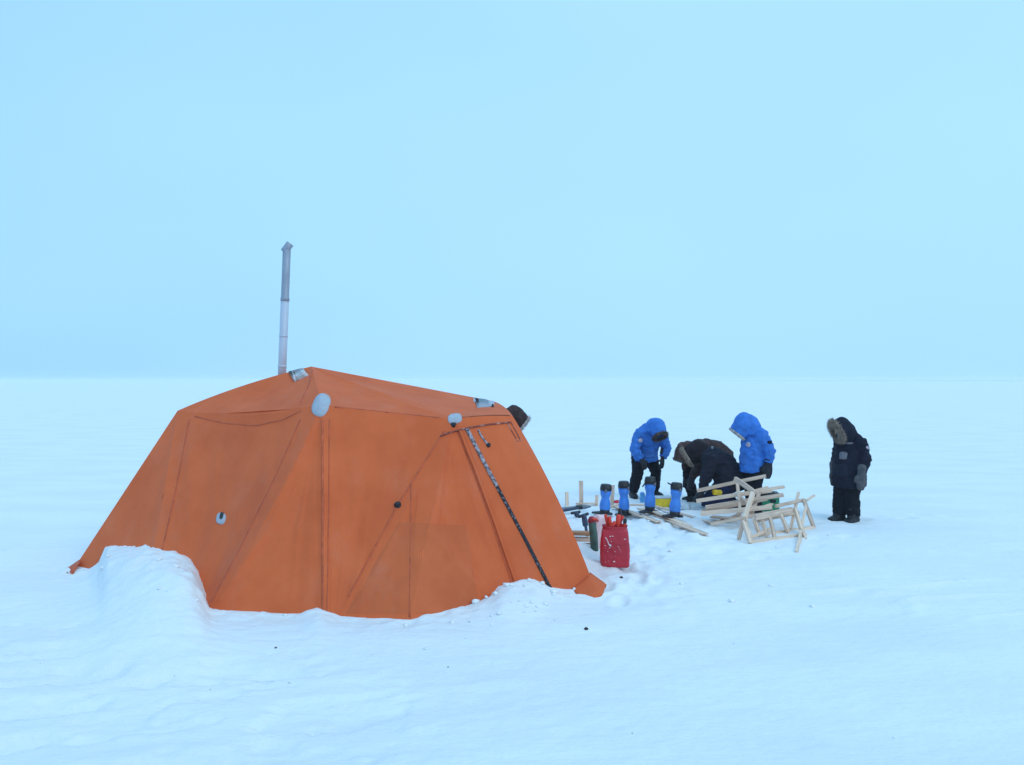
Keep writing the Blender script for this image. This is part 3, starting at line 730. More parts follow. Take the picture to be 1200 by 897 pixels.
    # --- hood: a shell open towards the face, with a brim
    B = st.get('brim', .19); hs = st.get('hood_s', 1.0); bm = bmesh.new(); prof = [(-.20, .03), (-.192, .085), (-.165, .128), (-.11, .162), (-.03, .178), (min(.05, B - .04), .176), (min(.12, B - .02), .162), (B, .146), (B + .012, .136), (B - .01, .122), (min(.08, B - .03), .138), (0, .150), (-.08, .140), (-.14, .10), (-.16, .04)]
    dz = u * st.get('hood_up', .012); rings = []
    for fx, r in prof:
        ring = []
        for i in range(28):
            a = 2 * math.pi * i / 28; up_ = math.sin(a)
            rr_u = r * (1.06 if up_ > 0 else 1.16)
            w = 1 + .035 * noise.noise(V((fx * 14, a * 2.2, st.get('seed', 0) * 3.3)))
            drop = -u * (st.get('droop', .10) * max(0, fx) ** 1 * .6)
            ring.append(bm.verts.new(head + dz + face * (fx * hs + .02 * up_ * (fx > .1)) + drop + s * (r * .93 * hs * w * math.cos(a)) + u * (rr_u * hs * w * up_)))
        rings.append(ring)
    for a, b in zip(rings, rings[1:]): ring_faces(bm, a, b)
    bm.faces.new(rings[0][::-1]); bm.faces.new(rings[-1])
    dk_ = st.get('drape', 1.0)
    loft(bm, [(head - face * .07 + dz, .150 * hs, .150 * hs), (head.lerp(neck, .55) - face * .075, .168 * dk_, .150 * dk_), (neck - face * .05, .185 * dk_, .155 * dk_), (top.lerp(neck, .25), .195 * dk_, .165 * dk_)], side=s, n=20, capk=.3)
    me = remeshed(bm, .0095, 5, wrinkle=.008, wscale=7, seed=st.get('seed', 0) + 3)
    hd_ = link('hood', me, st.get('hoodm', st['coat']), body)
    if st.get('fur'):
        bm = bmesh.new(); k = st.get('fur_r', .03)
        fur_ring(bm, head + dz + face * (B * hs + .012) - u * (st.get('droop', .10) * B * .6), face, u, s, .134 * hs * st.get('fur_k', 1), .150 * hs * st.get('fur_k', 1), k, st.get('fur_n', 1400), st.get('fur_l', .055), st.get('seed', 0))
        obj('fur_trim', bm, st['fur'], hd_, smooth_=False)
    # --- face covering and eyes
    bm = bmesh.new()
    loft(bm, [(neck + face * .01, .085, .09), (head - u * .11 + face * .02, .072, .088), (head - u * .06 + face * .022, .076, .094), (head - u * .028 + face * .012, .076, .098)], side=s, n=18, capk=.1)
    loft(bm, [(head + face * .098 - u * .03, .018, .016), (head + face * .115 - u * .05, .022, .02), (head + face * .09 - u * .08, .03, .03)], side=s, n=10)
    me = remeshed(bm, .010, 3); link('balaclava', me, st.get('bala', BALA), body)
    bm = bmesh.new(); loft(bm, [(head + u * .05 - face * .004, .082, .104), (head + u * .09 - face * .01, .074, .094), (head + u * .118 - face * .012, .052, .066)], side=s, n=18, capk=.3); obj('cap', bm, BALA, body)
    for k in (-1, 1):
        bm = bmesh.new(); ball(bm, head + face * .084 + s * (.032 * k) + u * .018, .0125, seg=10); obj('eye', bm, BLACK, body)
    return body, coat, hd_
def on_coat(coat, name, start, direction, w, h, m, sq=4):
    """a badge or patch laid on the coat: rays from a local plane onto the cloth."""
    me = coat.data; bvh = BVHTree.FromPolygons([v.co for v in me.vertices], [p.vertices for p in me.polygons])
    d = V(direction).normalized(); sx = d.cross(V((0, 0, 1))).normalized(); sz = sx.cross(d); bm = bmesh.new(); c = None; rings = []
    def proj(x, y, l):
        loc, n_, i, dist = bvh.ray_cast(V(start) + sx * x + sz * y, d)
        if loc is None: loc, n_, i, dist = bvh.find_nearest(V(start) + sx * x + sz * y)
        return loc - d * l
    mid = bm.verts.new(proj(0, 0, .010))
    for sc_, l in ((.5, .010), (1, .008), (1.02, -.004)):
        ring = []
        for i in range(20):
            a = 2 * math.pi * i / 20; ca, sa = math.cos(a), math.sin(a)
            ring.append(bm.verts.new(proj(w / 2 * sc_ * math.copysign(abs(ca) ** (2 / sq), ca), h / 2 * sc_ * math.copysign(abs(sa) ** (2 / sq), sa), l)))
        rings.append(ring)
    for i in range(20): bm.faces.new((mid, rings[0][i], rings[0][(i + 1) % 20]))
    for a, b in zip(rings, rings[1:]): ring_faces(bm, a, b)
    return obj(name, bm, m, coat)
def gp(px, Y):
    X = (px - CX) / F * Y; return V((X, Y, gz(X, Y) - .012))

# 1. navy figure standing at the right, head bowed, facing left
Jst = dict(head=(.215, 0, 1.515), face=(.86, -.26, -.50), neck=(.08, 0, 1.40),
    spine=[((0.0, 0, .60), .285, .29), ((.0, 0, .75), .29, .29), ((-.01, 0, .95), .285, .28), ((-.02, 0, 1.12), .28, .265), ((-.015, 0, 1.27), .26, .235), ((.015, 0, 1.37), .19, .175)],
    pelvis=(0, 0, .85),
    shL=(-.03, .24, 1.30), elL=(-.06, .315, 1.03), wrL=(.02, .31, .83), hdL=(.08, -.03, -1), thL=(1, -.3, 0),
    shR=(-.03, -.24, 1.30), elR=(-.05, -.315, 1.03), wrR=(.03, -.32, .83), hdR=(.05, 0, -1), thR=(1, .3, 0),
    hipL=(0, .11, .80), knL=(.04, .115, .46), anL=(.02, .12, .105), toeL=(1, .15, 0),
    hipR=(0, -.11, .80), knR=(.02, -.115, .46), anR=(-.03, -.12, .105), toeR=(1, -.12, 0))
import copy
J1 = copy.deepcopy(Jst); J1['anR'] = (.12, -.11, .105); J1['knR'] = (.09, -.11, .46); J1['wrL'] = (.05, .33, .83)
p1, c1, h1 = person('person in a long navy parka with fur ruff, standing apart with head bowed', gp(995, 12.75), R(180 + 24), J1,
    dict(coat=NAVY, fur=FURG, fur_n=2600, fur_r=.036, fur_l=.06, fur_k=1.14, hand=MITT, cuff=MITTE, mit=1.4, leg=1.18, boot=1.45, sleeve=1.06, seed=1, brim=.06, slim=.90, hood_s=.94))
on_coat(c1, 'chest_patch', (.8, .14, 1.10), (-1, -.1, 0), .14, .12, REFL)
on_coat(c1, 'chest_strip', (.8, .16, 1.30), (-1, -.1, 0), .20, .03, REFL)
on_coat(c1, 'shoulder_badge', (-.05, 1, 1.24), (0, -1, 0), .05, .05, BADGE, 2)

on_coat(c1, 'pocket', (.8, .16, .86), (-1, -.15, 0), .20, .20, NAVYP); on_coat(c1, 'pocket', (.8, -.14, .86), (-1, .15, 0), .20, .20, NAVYP)
# 2. blue figure on the left, hands on thighs, bent towards the tools
J2 = dict(head=(.44, 0, 1.275), face=(.55, 0, -.83), neck=(.35, 0, 1.24),
    spine=[((.0, 0, .66), .25, .23), ((-.03, 0, .84), .255, .23), ((.04, 0, 1.00), .26, .225), ((.15, 0, 1.12), .265, .22), ((.25, 0, 1.20), .24, .20), ((.31, 0, 1.235), .16, .15)],
    pelvis=(-.06, 0, .86),
    shL=(.20, .235, 1.16), elL=(.20, .34, .90), wrL=(.26, .22, .72), hdL=(.25, -.25, -.9), thL=(.2, -1, 0), palmL=(-1, 0, -.2),
    shR=(.20, -.235, 1.16), elR=(.20, -.34, .90), wrR=(.26, -.22, .72), hdR=(.25, .25, -.9), thR=(.2, 1, 0), palmR=(-1, 0, -.2),
    hipL=(-.06, .12, .80), knL=(.08, .18, .47), anL=(-.02, .21, .105), toeL=(1, .25, 0),
    hipR=(-.06, -.12, .80), knR=(.06, -.19, .47), anR=(-.03, -.25, .105), toeR=(1, -.25, 0))
p2, c2, h2 = person('person in a blue parka bending forward, hands on thighs, left of the crouching pair', gp(756, 15.35), R(-69), J2,
    dict(coat=BLUE_P, fur=FURD, fur_n=900, fur_r=.022, fur_l=.035, hands='glove', seed=2, brim=.17, leg=1.0, scale=1.08, hood_s=.86, slim=.96))
on_coat(c2, 'shoulder_badge', (.9, -.33, 1.12), (-1, 0.1, -.1), .09, .07, BADGE, 2)
on_coat(c2, 'chest_badge', (.9, .12, 1.02), (-1, -0.1, 0), .07, .09, BLUE_D, 2)

on_coat(c2, 'pocket', (.9, .12, .80), (-1, -.1, 0), .16, .15, BLUE_D); on_coat(c2, 'pocket', (.9, -.12, .80), (-1, .1, 0), .16, .15, BLUE_D)
# 3. blue figure standing behind the wooden racks, facing left
J3 = copy.deepcopy(Jst)
J3.update(head=(.205, 0, 1.50), face=(.58, -.20, -.80), neck=(.10, 0, 1.42))
J3['spine'] = [((.03, 0, .70), .24, .23), ((.03, 0, .88), .25, .235), ((.01, 0, 1.05), .26, .235), ((-.01, 0, 1.2), .26, .235), ((.0, 0, 1.31), .245, .215), ((.04, 0, 1.39), .17, .16)]
J3.update(elL=(-.13, .31, 1.06), wrL=(-.10, .30, .85), elR=(-.14, -.31, 1.06), wrR=(-.13, -.30, .85), hdR=(.0, .0, -1), hdL=(.1, 0, -1), shL=(-.03, .23, 1.32), shR=(-.03, -.23, 1.32))
p3, c3, h3 = person('person in a blue parka standing behind the wooden racks with hood bowed', gp(884, 13.5), R(180 + 14), J3,
    dict(coat=BLUE_P, fur=FURL, fur_n=800, fur_r=.012, fur_l=.022, hand=GLOVE, mit=1.3, seed=3, brim=.19, hood_s=1.0, slim=.95, drape=1.08, wst=(1, 1, 1.6)))
on_coat(c3, 'chest_badge', (.9, .20, 1.17), (-1, -.1, 0), 0.085, .085, BADGE, 2)
on_coat(c3, 'shoulder_badge', (-.09, 1, 1.22), (0, -1, 0), .10, .05, NAVY, 3)

on_coat(c3, 'pocket', (.9, .15, .90), (-1, -.15, 0), .16, .17, BLUE_D); on_coat(c3, 'pocket', (.9, -.13, .90), (-1, .15, 0), .16, .17, BLUE_D)
# 4. brown figure bent double over the work, facing left
J4 = dict(head=(.585, .0, .93), face=(.35, 0, -.94), neck=(.50, 0, .965),
    spine=[((-.16, 0, .72), .21, .21), ((-.14, 0, .85), .23, .22), ((-.02, 0, .95), .25, .21), ((.16, 0, 1.00), .26, .20), ((.34, 0, 1.00), .25, .19), ((.44, 0, .98), .17, .15)],
    pelvis=(-.18, 0, .82),
    shL=(.34, .22, .92), elL=(.44, .26, .68), wrL=(.52, .18, .48), hdL=(.25, -.1, -1), thL=(.6, -1, 0),
    shR=(.34, -.22, .92), elR=(.46, -.24, .68), wrR=(.50, -.17, .48), hdR=(.2, .1, -1), thR=(.6, 1, 0),
    hipL=(-.16, .12, .78), knL=(-.02, .16, .46), anL=(-.22, .18, .105), toeL=(1, .2, 0),
    hipR=(-.14, -.12, .76), knR=(.50, -.13, .50), anR=(.38, -.13, .105), toeR=(1, -.1, 0))
p4, c4, h4 = person('person in dark brown hooded clothes bent double, behind the kneeling navy figure', gp(838, 14.75), R(180 + 8), J4,
    dict(coat=BROWN, hoodm=BROWNH, fur=FURD, fur_n=700, fur_r=.018, fur_l=.03, hand=GLOVE, seed=4, brim=.15, hood_s=1.0))

# 5. navy figure kneeling in front of it
J5 = dict(head=(.365, 0, .945), face=(.86, .0, -.52), neck=(.27, 0, .905),
    spine=[((-.20, 0, .36), .27, .27), ((-.19, 0, .52), .275, .265), ((-.10, 0, .68), .275, .25), ((.03, 0, .79), .27, .235), ((.15, 0, .87), .25, .20), ((.23, 0, .905), .17, .155)],
    pelvis=(-.20, 0, .48),
    shL=(.12, .23, .84), elL=(.20, .29, .55), wrL=(.27, .22, .33), hdL=(.5, -.1, -.8), thL=(.4, -1, 0),
    shR=(.12, -.23, .84), elR=(.20, -.29, .55), wrR=(.26, -.22, .33), hdR=(.4, .1, -.9), thR=(.4, 1, 0),
    hipL=(-.18, .12, .46), knL=(.16, .16, .11), anL=(-.34, .16, .09), toeL=(-1, 0, -.25), soleL=(.25, 0, -1),
    hipR=(-.18, -.12, .46), knR=(.20, -.16, .11), anR=(-.30, -.16, .09), toeR=(-1, 0, -.25), soleR=(.25, 0, -1))
J5['soleL'] = J5['soleR'] = (-.25, 0, 1)
p5, c5, h5 = person('person in a charcoal navy parka kneeling with fur edged hood lowered, behind the wooden racks', gp(842, 13.85), R(180 - 14), J5,
    dict(coat=CHAR, hoodm=DHOOD, trou=TROUN, fur=FURG, fur_n=1300, fur_r=.026, fur_l=.045, hand=GLOVE, seed=5, brim=.16, leg=1.15, hood_s=.95, drape=.9, scale=1.06))
on_coat(c5, 'shoulder_strip', (.10, -.10, 2), (0.0, 0.12, -1), .035, .26, REFL)

# 6. hooded figure behind the tent, facing right
J6 = copy.deepcopy(Jst); J6.update(head=(.13, 0, 1.565), face=(.78, 0, -.62), neck=(.03, 0, 1.42))
p6, c6, h6 = person('person in a dark brown hood half hidden behind the right end of the tent', gp(594.5, 14.6), R(8), J6,
    dict(coat=BROWNC, hoodm=BROWN, fur=FURL, fur_n=900, fur_r=.020, fur_l=.04, hand=GLOVE, seed=6, brim=.22, scale=1.045, sleeve=.9, hood_s=.92, drape=.8))

# ------------------------------------------------------------------ wooden racks
def z3(cx, cy, Y): return at(800 + cx / 7.06, 540 + cy / 7.06, Y)          # coordinates read from an enlarged view
def rack(label, items, origin, w=.045, m=WOOD):
    t = empty('wooden_rack', origin); tag(t, label, 'rack', 'wooden racks')
    for k, (nm, a, ya, b, yb, ww, hh) in enumerate(items):
        A_, B_ = z3(*a, ya), z3(*b, yb)
        for q in (A_, B_):
            g = gz(q.x, q.y) + .01
            if q.z < g: q.z = g
        beam(nm, A_, B_, ww * .98, hh * .96, m if k % 3 else WOOD2, t, seed=k + len(items), roll=0)
    return t
near_items = [
    ('rail', (600, 470), 11.25, (905, 408), 11.75, .04, .09), ('rail', (560, 692), 11.0, (1020, 632), 11.5, .045, .05), ('rail', (640, 648), 11.45, (1090, 556), 12.1, .045, .05),
    ('rail', (770, 378), 11.9, (1012, 325), 12.15, .045, .05),
    ('post', (500, 500), 11.15, (560, 702), 10.98, .045, .05), ('post', (592, 478), 11.3, (640, 652), 11.4, .045, .05), ('post', (718, 455), 11.45, (762, 642), 11.25, .045, .05), ('post', (808, 440), 11.55, (872, 608), 11.7, .045, .05),
    ('post', (930, 398), 11.75, (988, 585), 11.6, .05, .055), ('post', (1000, 322), 12.1, (1086, 560), 12.1, .05, .055),
    ('leg', (1022, 372), 12.0, (985, 560), 11.65, .035, .05), ('leg', (982, 585), 11.55, (945, 775), 10.42, .045, .05), ('leg', (500, 500), 11.15, (465, 668), 11.2, .045, .05), ('leg', (1000, 575), 11.6, (1018, 648), 11.3, .04, .05),
    ('post', (655, 468), 11.4, (700, 640), 11.35, .04, .045), ('rail', (620, 500), 11.5, (960, 430), 12.0, .04, .05), ('brace', (560, 640), 11.15, (740, 560), 11.5, .04, .04), ('brace', (960, 262), 12.2, (895, 570), 11.85, .04, .05)]
rack('pale wooden rack of ladder like rails and posts, nearest of the racks on the snow', near_items, G(905, 632))
far_items = [
    ('rail', (120, 250), 12.6, (690, 127), 12.35, .05, .055), ('rail', (115, 335), 12.45, (590, 262), 12.2, .05, .06), ('rail', (590, 262), 12.32, (842, 216), 12.3, .045, .05),
    ('rail', (190, 388), 12.25, (835, 284), 12.0, .05, .06), ('rail', (150, 440), 12.1, (740, 385), 11.85, .06, .065), ('rail', (560, 262), 12.5, (708, 222), 12.5, .04, .05),
    ('upright', (432, 150), 12.25, (598, 268), 11.95, .05, .075), ('upright', (582, 270), 11.9, (512, 480), 11.55, .055, .085), ('upright', (452, 175), 12.35, (478, 440), 12.05, .045, .06),
    ('rail', (160, 420), 12.55, (700, 318), 12.5, .045, .05), ('rail', (235, 528), 12.1, (600, 455), 11.8, .05, .05), ('rail', (300, 300), 12.7, (740, 250), 12.6, .04, .05), ('upright', (640, 250), 12.35, (560, 470), 11.9, .045, .06),
    ('leg', (512, 470), 11.7, (575, 700), 11.1, .045, .05), ('leg', (478, 430), 12.05, (420, 470), 12.7, .045, .05), ('brace', (478, 300), 12.2, (590, 400), 11.9, .04, .045), ('brace', (612, 405), 11.9, (742, 360), 12.1, .05, .03)]
rack('stack of long pale rails on crossed uprights, a wooden rack behind the nearest one', far_items, G(860, 622))
# loose laths on and beside the racks
def lath(label, a, b, w, h, m, group='loose laths on the snow', seed=0, nm='lath'):
    o = beam(nm, a, b, w, h, m, None, seed); tag(o, label, 'lath', group); return o
def gl2(px, py, dz=.03):
    p = on_ground(px, py); p.z = gz(p.x, p.y) + dz + .018; return p
lath('wide pale board lying under the left ends of the rack rails', gl2(834, 615, .03), z3(500, 482, 12.2), .12, .03, WOOD2, seed=31)
lath('second board tucked against the wide pale board by the racks', gl2(838, 619, .025), gl2(866, 612, .06), .09, .03, WOOD2, seed=32)
lath('short pale stick jutting up at the right end of the nearest rack', z3(1028, 332, 12.25), z3(1090, 287, 12.6), .035, .03, WOOD, seed=33)
lath('thin splinter of wood poking from the snow below the nearest rack', z3(558, 712, 10.9), z3(524, 802, 10.35), .022, .018, WOOD2, seed=34)
# yellow cloth over a rail
yb = bmesh.new(); c = z3(285, 262, 12.42)
for k in range(9):
    pass
rows = []
for j in range(9):
    row = []
    for i in range(9):
        u, v = i / 8 - .5, j / 8 - .5
        zz = -.10 * abs(v) * 1.6 + .04 ; yy = .05 * math.tanh(v * 6)
        row.append(yb.verts.new(c + V((u * .13 + .01 * math.sin(v * 9), -yy, zz + .012 * noise.noise(V((u * 5, v * 5, 1)))))))
    rows.append(row)
for j in range(8):
    for i in range(8): yb.faces.new((rows[j][i], rows[j][i + 1], rows[j + 1][i + 1], rows[j + 1][i]))
bmesh.ops.solidify(yb, geom=yb.faces[:], thickness=.012)
tag(obj('cloth', yb, YEL), 'small yellow cloth hung over a rail of the wooden rack', 'cloth')

# ------------------------------------------------------------------ planks and blue canisters
lath('long pale plank under the second blue canister from the tent', gl2(722, 600, .02), gl2(772, 619, .02), .11, .022, WOOD2, 'planks under the canisters', 41, 'plank')
lath('longest pale plank, running from the third blue canister towards the camera', gl2(750, 603, .02), gl2(826, 632, .02), .12, .022, WOOD2, 'planks under the canisters', 42, 'plank')
lath('plank lying close beside the longest plank of the canisters', gl2(764, 609, .045), gl2(808, 622, .03), .10, .02, WOOD, 'planks under the canisters', 43, 'plank')
lath('narrow plank pointing from the canisters to the wooden racks', gl2(768, 600, .02), gl2(834, 617, .03), .07, .022, WOOD2, 'planks under the canisters', 44, 'plank')
lath('grey plank lying crosswise behind the blue canisters', gl2(737, 597, .02), gl2(758, 597, .02), .07, .022, WOOD2, 'planks under the canisters', 45, 'plank')
lath('short plank slanting between the first and second blue canister', gl2(712, 603, .02), gl2(728, 595, .02), .06, .022, WOOD2, 'planks under the canisters', 46, 'plank')
def canister(label, px, py, hpx, tilt=0.0, clip=None):
    Y = (CH - .05) * F / (py - HY); X = (px - CX) / F * Y; zb = gz(X, Y) + .03; H = hpx / F * Y
    t = empty('canister', (X, Y, zb)); tag(t, label, 'canister', 'blue canisters'); t.rotation_euler = (0, tilt, (px * 7.3 % 1 - .5) * .9)
    r = .090
    def prof(ps): 
        bm = bmesh.new(); loft(bm, [((0, 0, z * H), r * k, r * k) for z, k in ps], side=(1, 0, 0), n=24, capk=.06); return bm
    obj('shell', prof([(.16, .88), (.20, .98), (.30, 1.0), (.40, .94), (.48, .80), (.53, .74), (.58, .78), (.64, .92), (.70, 1.0), (.80, 1.0)]), CANB, t)
    obj('lid', prof([(.80, 1.05), (.86, 1.07), (.91, 1.05), (.92, .98), (.96, .98), (.99, .85)]), BLACK, t)
    obj('collar', prof([(.775, 1.04), (.80, 1.04)]), BLUE_D, t)
    bm = bmesh.new(); loft(bm, [((-.02, -.005, .028), .10, .028), ((-.10, -.02, .024), .085, .024), ((-.20, -.035, .016), .05, .016)], side=(0, 1, 0), n=16)
    loft(bm, [((.05, 0, .026), .09, .026), ((.12, .01, .02), .06, .02)], side=(0, 1, 0), n=14)
    loft(bm, [((0, 0, .02), r * .85, r * .85), ((0, 0, .165 * H), r * .92, r * .92)], side=(1, 0, 0), n=20, capk=.05)
    obj('foot', bm, BLACK, t)
    bm = bmesh.new(); boxm(bm, Matrix.Translation((.03, -r * 1.06, .80 * H)), .035, .02, .05, .004); obj('latch', bm, REFL, t)
    if clip:
        bm = bmesh.new(); z0 = clip[1] * H
        loft(bm, [((-r * .9, -.01, z0), .018, .014), ((-r * 1.35, -.015, z0 + .015), .016, .012), ((-r * 1.75, -.02, z0 + clip[2]), .012, .010)], side=(0, 1, 0), n=10); obj('handle', bm, BLACK, t)
    return t
canister('tall blue waisted canister with black lid nearest the tent and red bag', 708.5, 605.5, 36, R(3))
canister('tall blue waisted canister standing in front of the bending blue figure', 731.5, 603, 40, R(-1))
canister('blue waisted canister with a looped strap left of the yellow box', 761.5, 605.5, 42, R(1), clip=(1, .78, -.03))
canister('blue waisted canister with a spout on its lid, nearest the kneeling figure', 790.5, 611, 41, R(4), clip=(1, .92, .03))

# stakes in the snow
for k, (px, y0, y1, w, lb) in enumerate(((665, 577, 594, .06, 'short wooden stake nearest the tent, upright in the snow'), (681, 564, 593, .075, 'tallest wooden stake standing upright in the snow by the tent'),
                                         (699, 581, 594, .055, 'shortest wooden stake, just left of the first blue canister'), (717, 569, 596, .07, 'tall wooden stake right behind the first blue canister'))):
    b = on_ground(px, y1); b.z = gz(b.x, b.y) - .12; Y = b.y; tz = CH - (y0 - HY) / F * Y
    lath(lb, b, V((b.x + .01 * k - .01, b.y + .03, tz)), w, .03, WOOD2 if k % 2 else WOOD, 'wooden stakes in the snow', 50 + k, 'wooden_stake')['category'] = 'stake'
lath('flat board lying at the foot of the tallest stake', gl2(675, 594, .015), gl2(699, 594, .015), .09, .022, WOOD2, 'loose laths on the snow', 55)

# ------------------------------------------------------------------ bags, boxes and tools
def soft_box(name, loc, sx, sy, sz, m, parent=None, rz=0, taper=.9, seed=0, crump=.02, rnd=.25, vox=.012):
    bm = bmesh.new(); M = Matrix.Identity(4); boxm(bm, Matrix.Translation((0, 0, sz / 2)), sx, sy, sz, min(sx, sy, sz) * rnd)
    bmesh.ops.subdivide_edges(bm, edges=bm.edges[:], cuts=4, use_grid_fill=True)
    for v in bm.verts:
        t = v.co.z / sz; k = 1 + (taper - 1) * t; bulge = 1 + .10 * math.sin(math.pi * min(1, max(0, t)))
        v.co.x *= k * bulge; v.co.y *= k * bulge
    me = remeshed(bm, vox, 2, wrinkle=crump, wscale=9, seed=seed)
    o = link(name, me, m, parent); o.location = loc; o.rotation_euler = (0, 0, rz)
    return o
# red bag
rb = G(720.5, 667); rb.z -= .02
bag = empty('red_bag', rb, R(-7)); tag(bag, 'open red vinyl bag full of tools, flecked with snow, beside the tent', 'bag')
soft_box('sack', (0, 0, 0), .345, .22, .47, RED, bag, taper=.88, seed=3, crump=.006, rnd=.14)
bm = bmesh.new()
n = 26; rings = []
for (z, k) in ((.44, .93), (.485, .96), (.50, 1.0), (.492, .93), (.45, .86)):
    rings.append([bm.verts.new((.158 * k * math.copysign(abs(math.cos(2 * math.pi * i / n)) ** .6, math.cos(2 * math.pi * i / n)), .105 * k * math.copysign(abs(math.sin(2 * math.pi * i / n)) ** .6, math.sin(2 * math.pi * i / n)), z + .022 * noise.noise(V((i * .9, 2, 0))))) for i in range(n)])
for a, b in zip(rings, rings[1:]): ring_faces(bm, a, b)
obj('rim', bm, RED, bag)
rndp = random.Random(4); bm = bmesh.new()
for _ in range(14):
    x, z = rndp.uniform(-.14, .14), rndp.uniform(.05, .42); r = rndp.uniform(.002, .0065)
    ball(bm, (x, -.113 - .008 * math.sin(math.pi * z / .47), z), r, (rndp.uniform(.8, 2.2), .5, rndp.uniform(.6, 1.5)), 8)
for t in np.linspace(0, 1, 14): ball(bm, (-.115 + .07 * t, -.120, .37 - .11 * t + .01 * math.sin(t * 7)), (.004 + .003 * math.sin(t * 3.1)), (1, .5, .8), 8)
for t in np.linspace(0, 1, 8): ball(bm, (.03 + .04 * t, -.121, .27 - .07 * t * t), .003, (1, .5, .8), 8)
obj('snow_flecks', bm, GRAIN, bag)
def tool_handle(label, base, top, r, m, cap=None, name='tool_handle', cat='tool', group='tool handles in the red bag'):
    base, top = V(base), V(top); t = empty(name, base); tag(t, label, cat, group); d = (top - base); L_ = d.length; d.normalize()
    bm = bmesh.new(); loft(bm, [(V((0, 0, 0)), r * .8, r * .8), (d * L_ * .45, r * .8, r * .8), (d * L_ * .55, r, r * .9), (d * L_ * .85, r * 1.1, r), (d * L_, r, r * .9)], side=(0, 1, 0), n=12); obj('grip', bm, m, t)
    if cap:
        bm = bmesh.new(); loft(bm, [(d * L_ * .84, r * 1.2, r * 1.15), (d * (L_ + .005), r * 1.2, r * 1.15)], side=(0, 1, 0), n=12, capk=.5); obj('end_cap', bm, cap, t)
    return t
def bp(x, y, z): return rb + Matrix.Rotation(R(-7), 3, 'Z') @ V((x, y, z))
tool_handle('orange red tool handle leaning left out of the bag', bp(-.06, 0, .35), bp(-.11, .02, .62), .020, REDO)
tool_handle('orange red tool handle upright between the other two in the bag', bp(-.03, -.03, .35), bp(-.065, -.02, .60), .022, REDO)
tool_handle('thick orange red tool handle beside the black tipped one', bp(.02, -.02, .35), bp(.045, -.02, .62), .030, REDO)
tool_handle('orange red tool handle with tall black tip, highest in the bag', bp(.04, .03, .35), bp(.065, .04, .685), .020, REDO, BLACK)
tool_handle('short black tipped tool handle at the right edge of the bag', bp(.10, 0, .35), bp(.125, .01, .565), .020, REDO, BLACK)
tool_handle('red tool handle lying low across the front of the bag mouth', bp(-.10, -.05, .42), bp(.0, -.06, .545), .026, REDO)
tool_handle('red tool handle leaning right, behind the black tipped ones', bp(.0, .04, .38), bp(.10, .05, .60), .018, REDO)
# pink sack behind
pk = G(707, 642); sk = soft_box('pink_sack', (pk.x, pk.y + .25, gz(pk.x, pk.y + .25) - .02), 0.21, .18, .38, PINK, None, R(12), .75, 5, .016)
sk.location = at(704.5, 642, 10.45); sk.location.z = gz(sk.location.x, sk.location.y) - .02
sk.data.transform(Matrix.Diagonal((1.12, 1, 1.26, 1)))
tag(sk, 'pale pink crumpled sack standing behind the red bag', 'sack')
# green tube with a red top
gt = G(697, 657); gt.z -= .05
tb = empty('green_tube', gt); tag(tb, 'dark green tube with a red top leaning between tent and red bag', 'tube')
bm = bmesh.new(); loft(bm, [((0, 0, 0), .05, .05), ((-.01, .03, .22), .051, .051), ((-.03, .05, .40), .05, .05)], side=(0, 1, 0), n=18, capk=.1); obj('barrel', bm, GREEN_T, tb)
bm = bmesh.new(); loft(bm, [((-.03, .05, .40), .053, .053), ((-.033, .052, .43), .053, .053), ((-.035, .053, .445), .04, .04)], side=(0, 1, 0), n=18); obj('cap', bm, mat('dark_red_plastic', (.30, .02, .04), .5), tb)
bm = bmesh.new(); loft(bm, [((-.02, .0, .44), .022, .018), ((.02, .02, .44), .02, .016), ((.045, .03, .41), .016, .014)], side=(0, 1, 0), n=10); obj('strap', bm, REDO, tb)
# brown boards between tent and tube
for k, (lb, y) in enumerate((('top brown board of three sticking out beside the tent', 627), ('middle brown board of three sticking out beside the tent', 634), ('bottom brown board of three sticking out beside the tent', 641))):
    a = at(668 + k * 4, y - 1, 10.25); b = at(692 + k, y + 3, 10.35); g = gz(b.x, b.y)
    o = beam('board', V((a.x - .35, a.y + .1, max(a.z, g + .03 + .075 * (2 - k)))), V((b.x, b.y, g + .03 + .075 * (2 - k))), .12, .045, WOOD3 if k != 1 else WOOD2, None, 60 + k); tag(o, lb, 'board', 'brown boards by the tent')
# dark tools by the tent
def bar(bm, a, b, r, r2=None): loft(bm, [(V(a), r, r), (V(a).lerp(V(b), .5), r, r), (V(b), r2 or r, r2 or r)], side=(0.1, 1, 0.1), n=10)
a, b = gl2(652, 602, .05), gl2(692, 600, .06)
t = empty('ice_chisel', (a + b) / 2); tag(t, 'long grey blue bar lying on the snow past the tent corner', 'bar')
bm = bmesh.new(); bar(bm, a, a.lerp(b, .7), .03); piece('shaft', bm, GREYT, t); bm = bmesh.new(); bar(bm, a.lerp(b, .68), b, .038, .015); piece('blade', bm, GREYT, t)
a, b = gl2(650, 606, .03), gl2(680, 604, .05)
t = empty('dark_bar', (a + b) / 2); tag(t, 'dark navy bar lying just nearer than the grey blue one', 'bar')
bm = bmesh.new(); bar(bm, a, b, .026); piece('shaft', bm, NAVYT, t); bm = bmesh.new(); bar(bm, b - V((.06, 0, 0)), b + V((.02, 0, 0)), .036); piece('end_cap', bm, BLACK, t)
